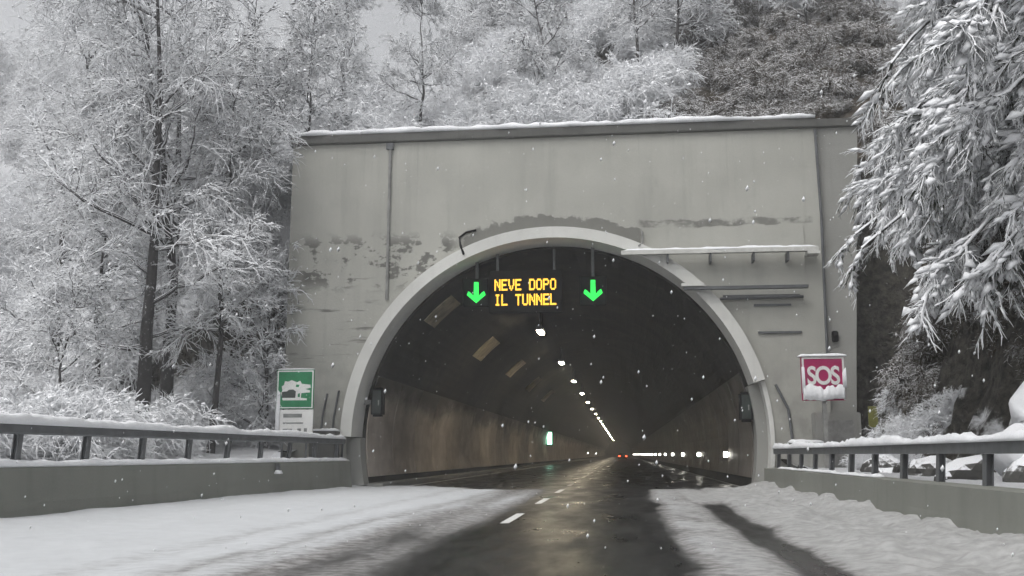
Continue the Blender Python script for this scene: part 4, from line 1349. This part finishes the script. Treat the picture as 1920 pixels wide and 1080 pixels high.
# dark leafless scrub on the sheltered foot of the bank
P = pts_in(120, (6.6, 12), (24, 35), lambda x, y: x > 6.6 + 1.6 * max(0, min(1, (y - 25) / 8)))
scatter('bank_scrub', P, rt_(P, 0.4), sc_(P, 0.35, 0.8), dry[1], 'dark scrub on the steep bank beside the right end of the portal', 'scrub')

P = pts_in(16, (6.2, 7.2), (22, 28))
scatter('bank_undergrowth', P, rt_(P, 0.3), sc_(P, 0.22, 0.5), first[0], 'low snow-dusted growth at the foot of the right rock bank', 'undergrowth')
P = pts_in(70, (6.6, 10), (12, 25))
scatter('bank_ivy', P, rt_(P, 0.6), sc_(P, 0.3, 0.6), dry[1], 'dark leafless growth hanging on the right rock bank', 'scrub')

# snow that slid down the bank and piled up at the right
sd = []
for k in range(15):
    t = k / 14
    sd.append((7.35 - 1.5 * t + 0.12 * math.sin(k * 1.7), 16.3 - 0.5 * t, 4.6 - 3.6 * t ** 0.8))
m = MB(); m.tube(sd, [0.16 + 0.30 * (k / 14) ** 1.5 + 0.05 * math.sin(k * 2.3) for k in range(15)], 12)
m.v = [(x + 0.16 * float(fbm(np.array(y * 1.9 + z), np.array(z * 1.7), 3, 8.0)), y + 0.16 * float(fbm(np.array(x * 2.1), np.array(z * 2.3), 3, 3.0)), z) for x, y, z in m.v]
tag(m.build('snow_slide', M['snow'], None, smooth=True), 'white tongue of snow slid down the right bank behind the guardrail', 'snow slide')

# rocks with snow between the right guardrail and the bank
rg2 = np.random.default_rng(5)
def rock(x, y, s, lab):
    bm = bmesh.new()
    bmesh.ops.create_icosphere(bm, subdivisions=3, radius=1.0)
    o3 = rg2.uniform(0, 50, 3)
    for v_ in bm.verts:
        c = v_.co
        k = 1 + 0.35 * float(fbm(np.array(c.x * 1.3 + o3[0]), np.array(c.y * 1.3 + c.z * 1.7 + o3[1]), 3, 2.0))
        v_.co = Vector((c.x * k * s[0], c.y * k * s[1], c.z * k * s[2]))
    me = bpy.data.meshes.new('rock'); bm.to_mesh(me); bm.free()
    me.materials.append(M['rock'])
    o = link('rock', me, None)
    o.location = (x + 0.15, y, tz(x, y) + s[2] * 0.15)
    o.rotation_euler = (0, 0, rg2.uniform(0, 6))
    tag(o, lab, 'rock', 'rocks behind the right guardrail')
M['rock'] = mat_branch('rock_with_snow', (0.10, 0.098, 0.092), (0.30, 0.65), patch=0.45, trans=0)
for x, y, s, lab in ((5.75, 13.2, (0.45, 0.55, 0.45), 'grey snow-dusted rock behind the right guardrail, nearest the camera'),
                     (5.8, 15.4, (0.4, 0.5, 0.38), 'grey snow-dusted rock behind the right guardrail, second from the camera'),
                     (5.7, 17.6, (0.42, 0.6, 0.36), 'grey rock behind the right guardrail, third from the camera'),
                     (5.9, 20.6, (0.45, 0.5, 0.34), 'grey rock behind the right guardrail, before the yellow marker'),
                     (5.8, 24.0, (0.4, 0.6, 0.35), 'grey rock behind the right guardrail, closest to the yellow marker')):
    rock(x, y, s, lab)

# ------------------------------------------------------------------ falling snow
rg3 = np.random.default_rng(99)
nfl = 1500
yy = rg3.uniform(3.5, 30, nfl)
xx = yy * rg3.uniform(-0.68, 0.48, nfl)
zz = 1.15 + yy * rg3.uniform(-0.1, 0.50, nfl)
okf = (zz > 0.2) & (xx > -9) & (xx < 4.6)
ctr = np.stack([xx, yy, zz], -1)[okf]
r_ = rg3.uniform(0.0035, 0.008, len(ctr))
octv = np.array([(1, 0, 0), (-1, 0, 0), (0, 1, 0), (0, -1, 0), (0.25, 0, 1.8), (-0.25, 0, -1.8)])
octf = np.array([(0, 2, 4), (2, 1, 4), (1, 3, 4), (3, 0, 4), (2, 0, 5), (1, 2, 5), (3, 1, 5), (0, 3, 5)])
V = (ctr[:, None] + octv[None] * r_[:, None, None]).reshape(-1, 3)
F = (np.arange(len(ctr))[:, None, None] * 6 + octf[None]).reshape(-1, 3)
tag(link('falling_snow', fast_mesh('falling_snow', V, F, True), M['snow']), 'snowflakes falling through the air before the portal', 'snow', kind='stuff')

# ------------------------------------------------------------------ mist
hz = MB(); hz.box(-510, 510, -310, 810, -2.8, 92)
g = N('mist')
pv = g.n('ShaderNodeVolumePrincipled')
pv.inputs['Color'].default_value = (0.93, 0.94, 0.96, 1)
pv.inputs['Density'].default_value = 0.0018
pv.inputs['Anisotropy'].default_value = 0.2
g.t.links.new(pv.outputs[0], g.out.inputs['Volume'])
tag(hz.build('haze', g.m), kind='stuff')
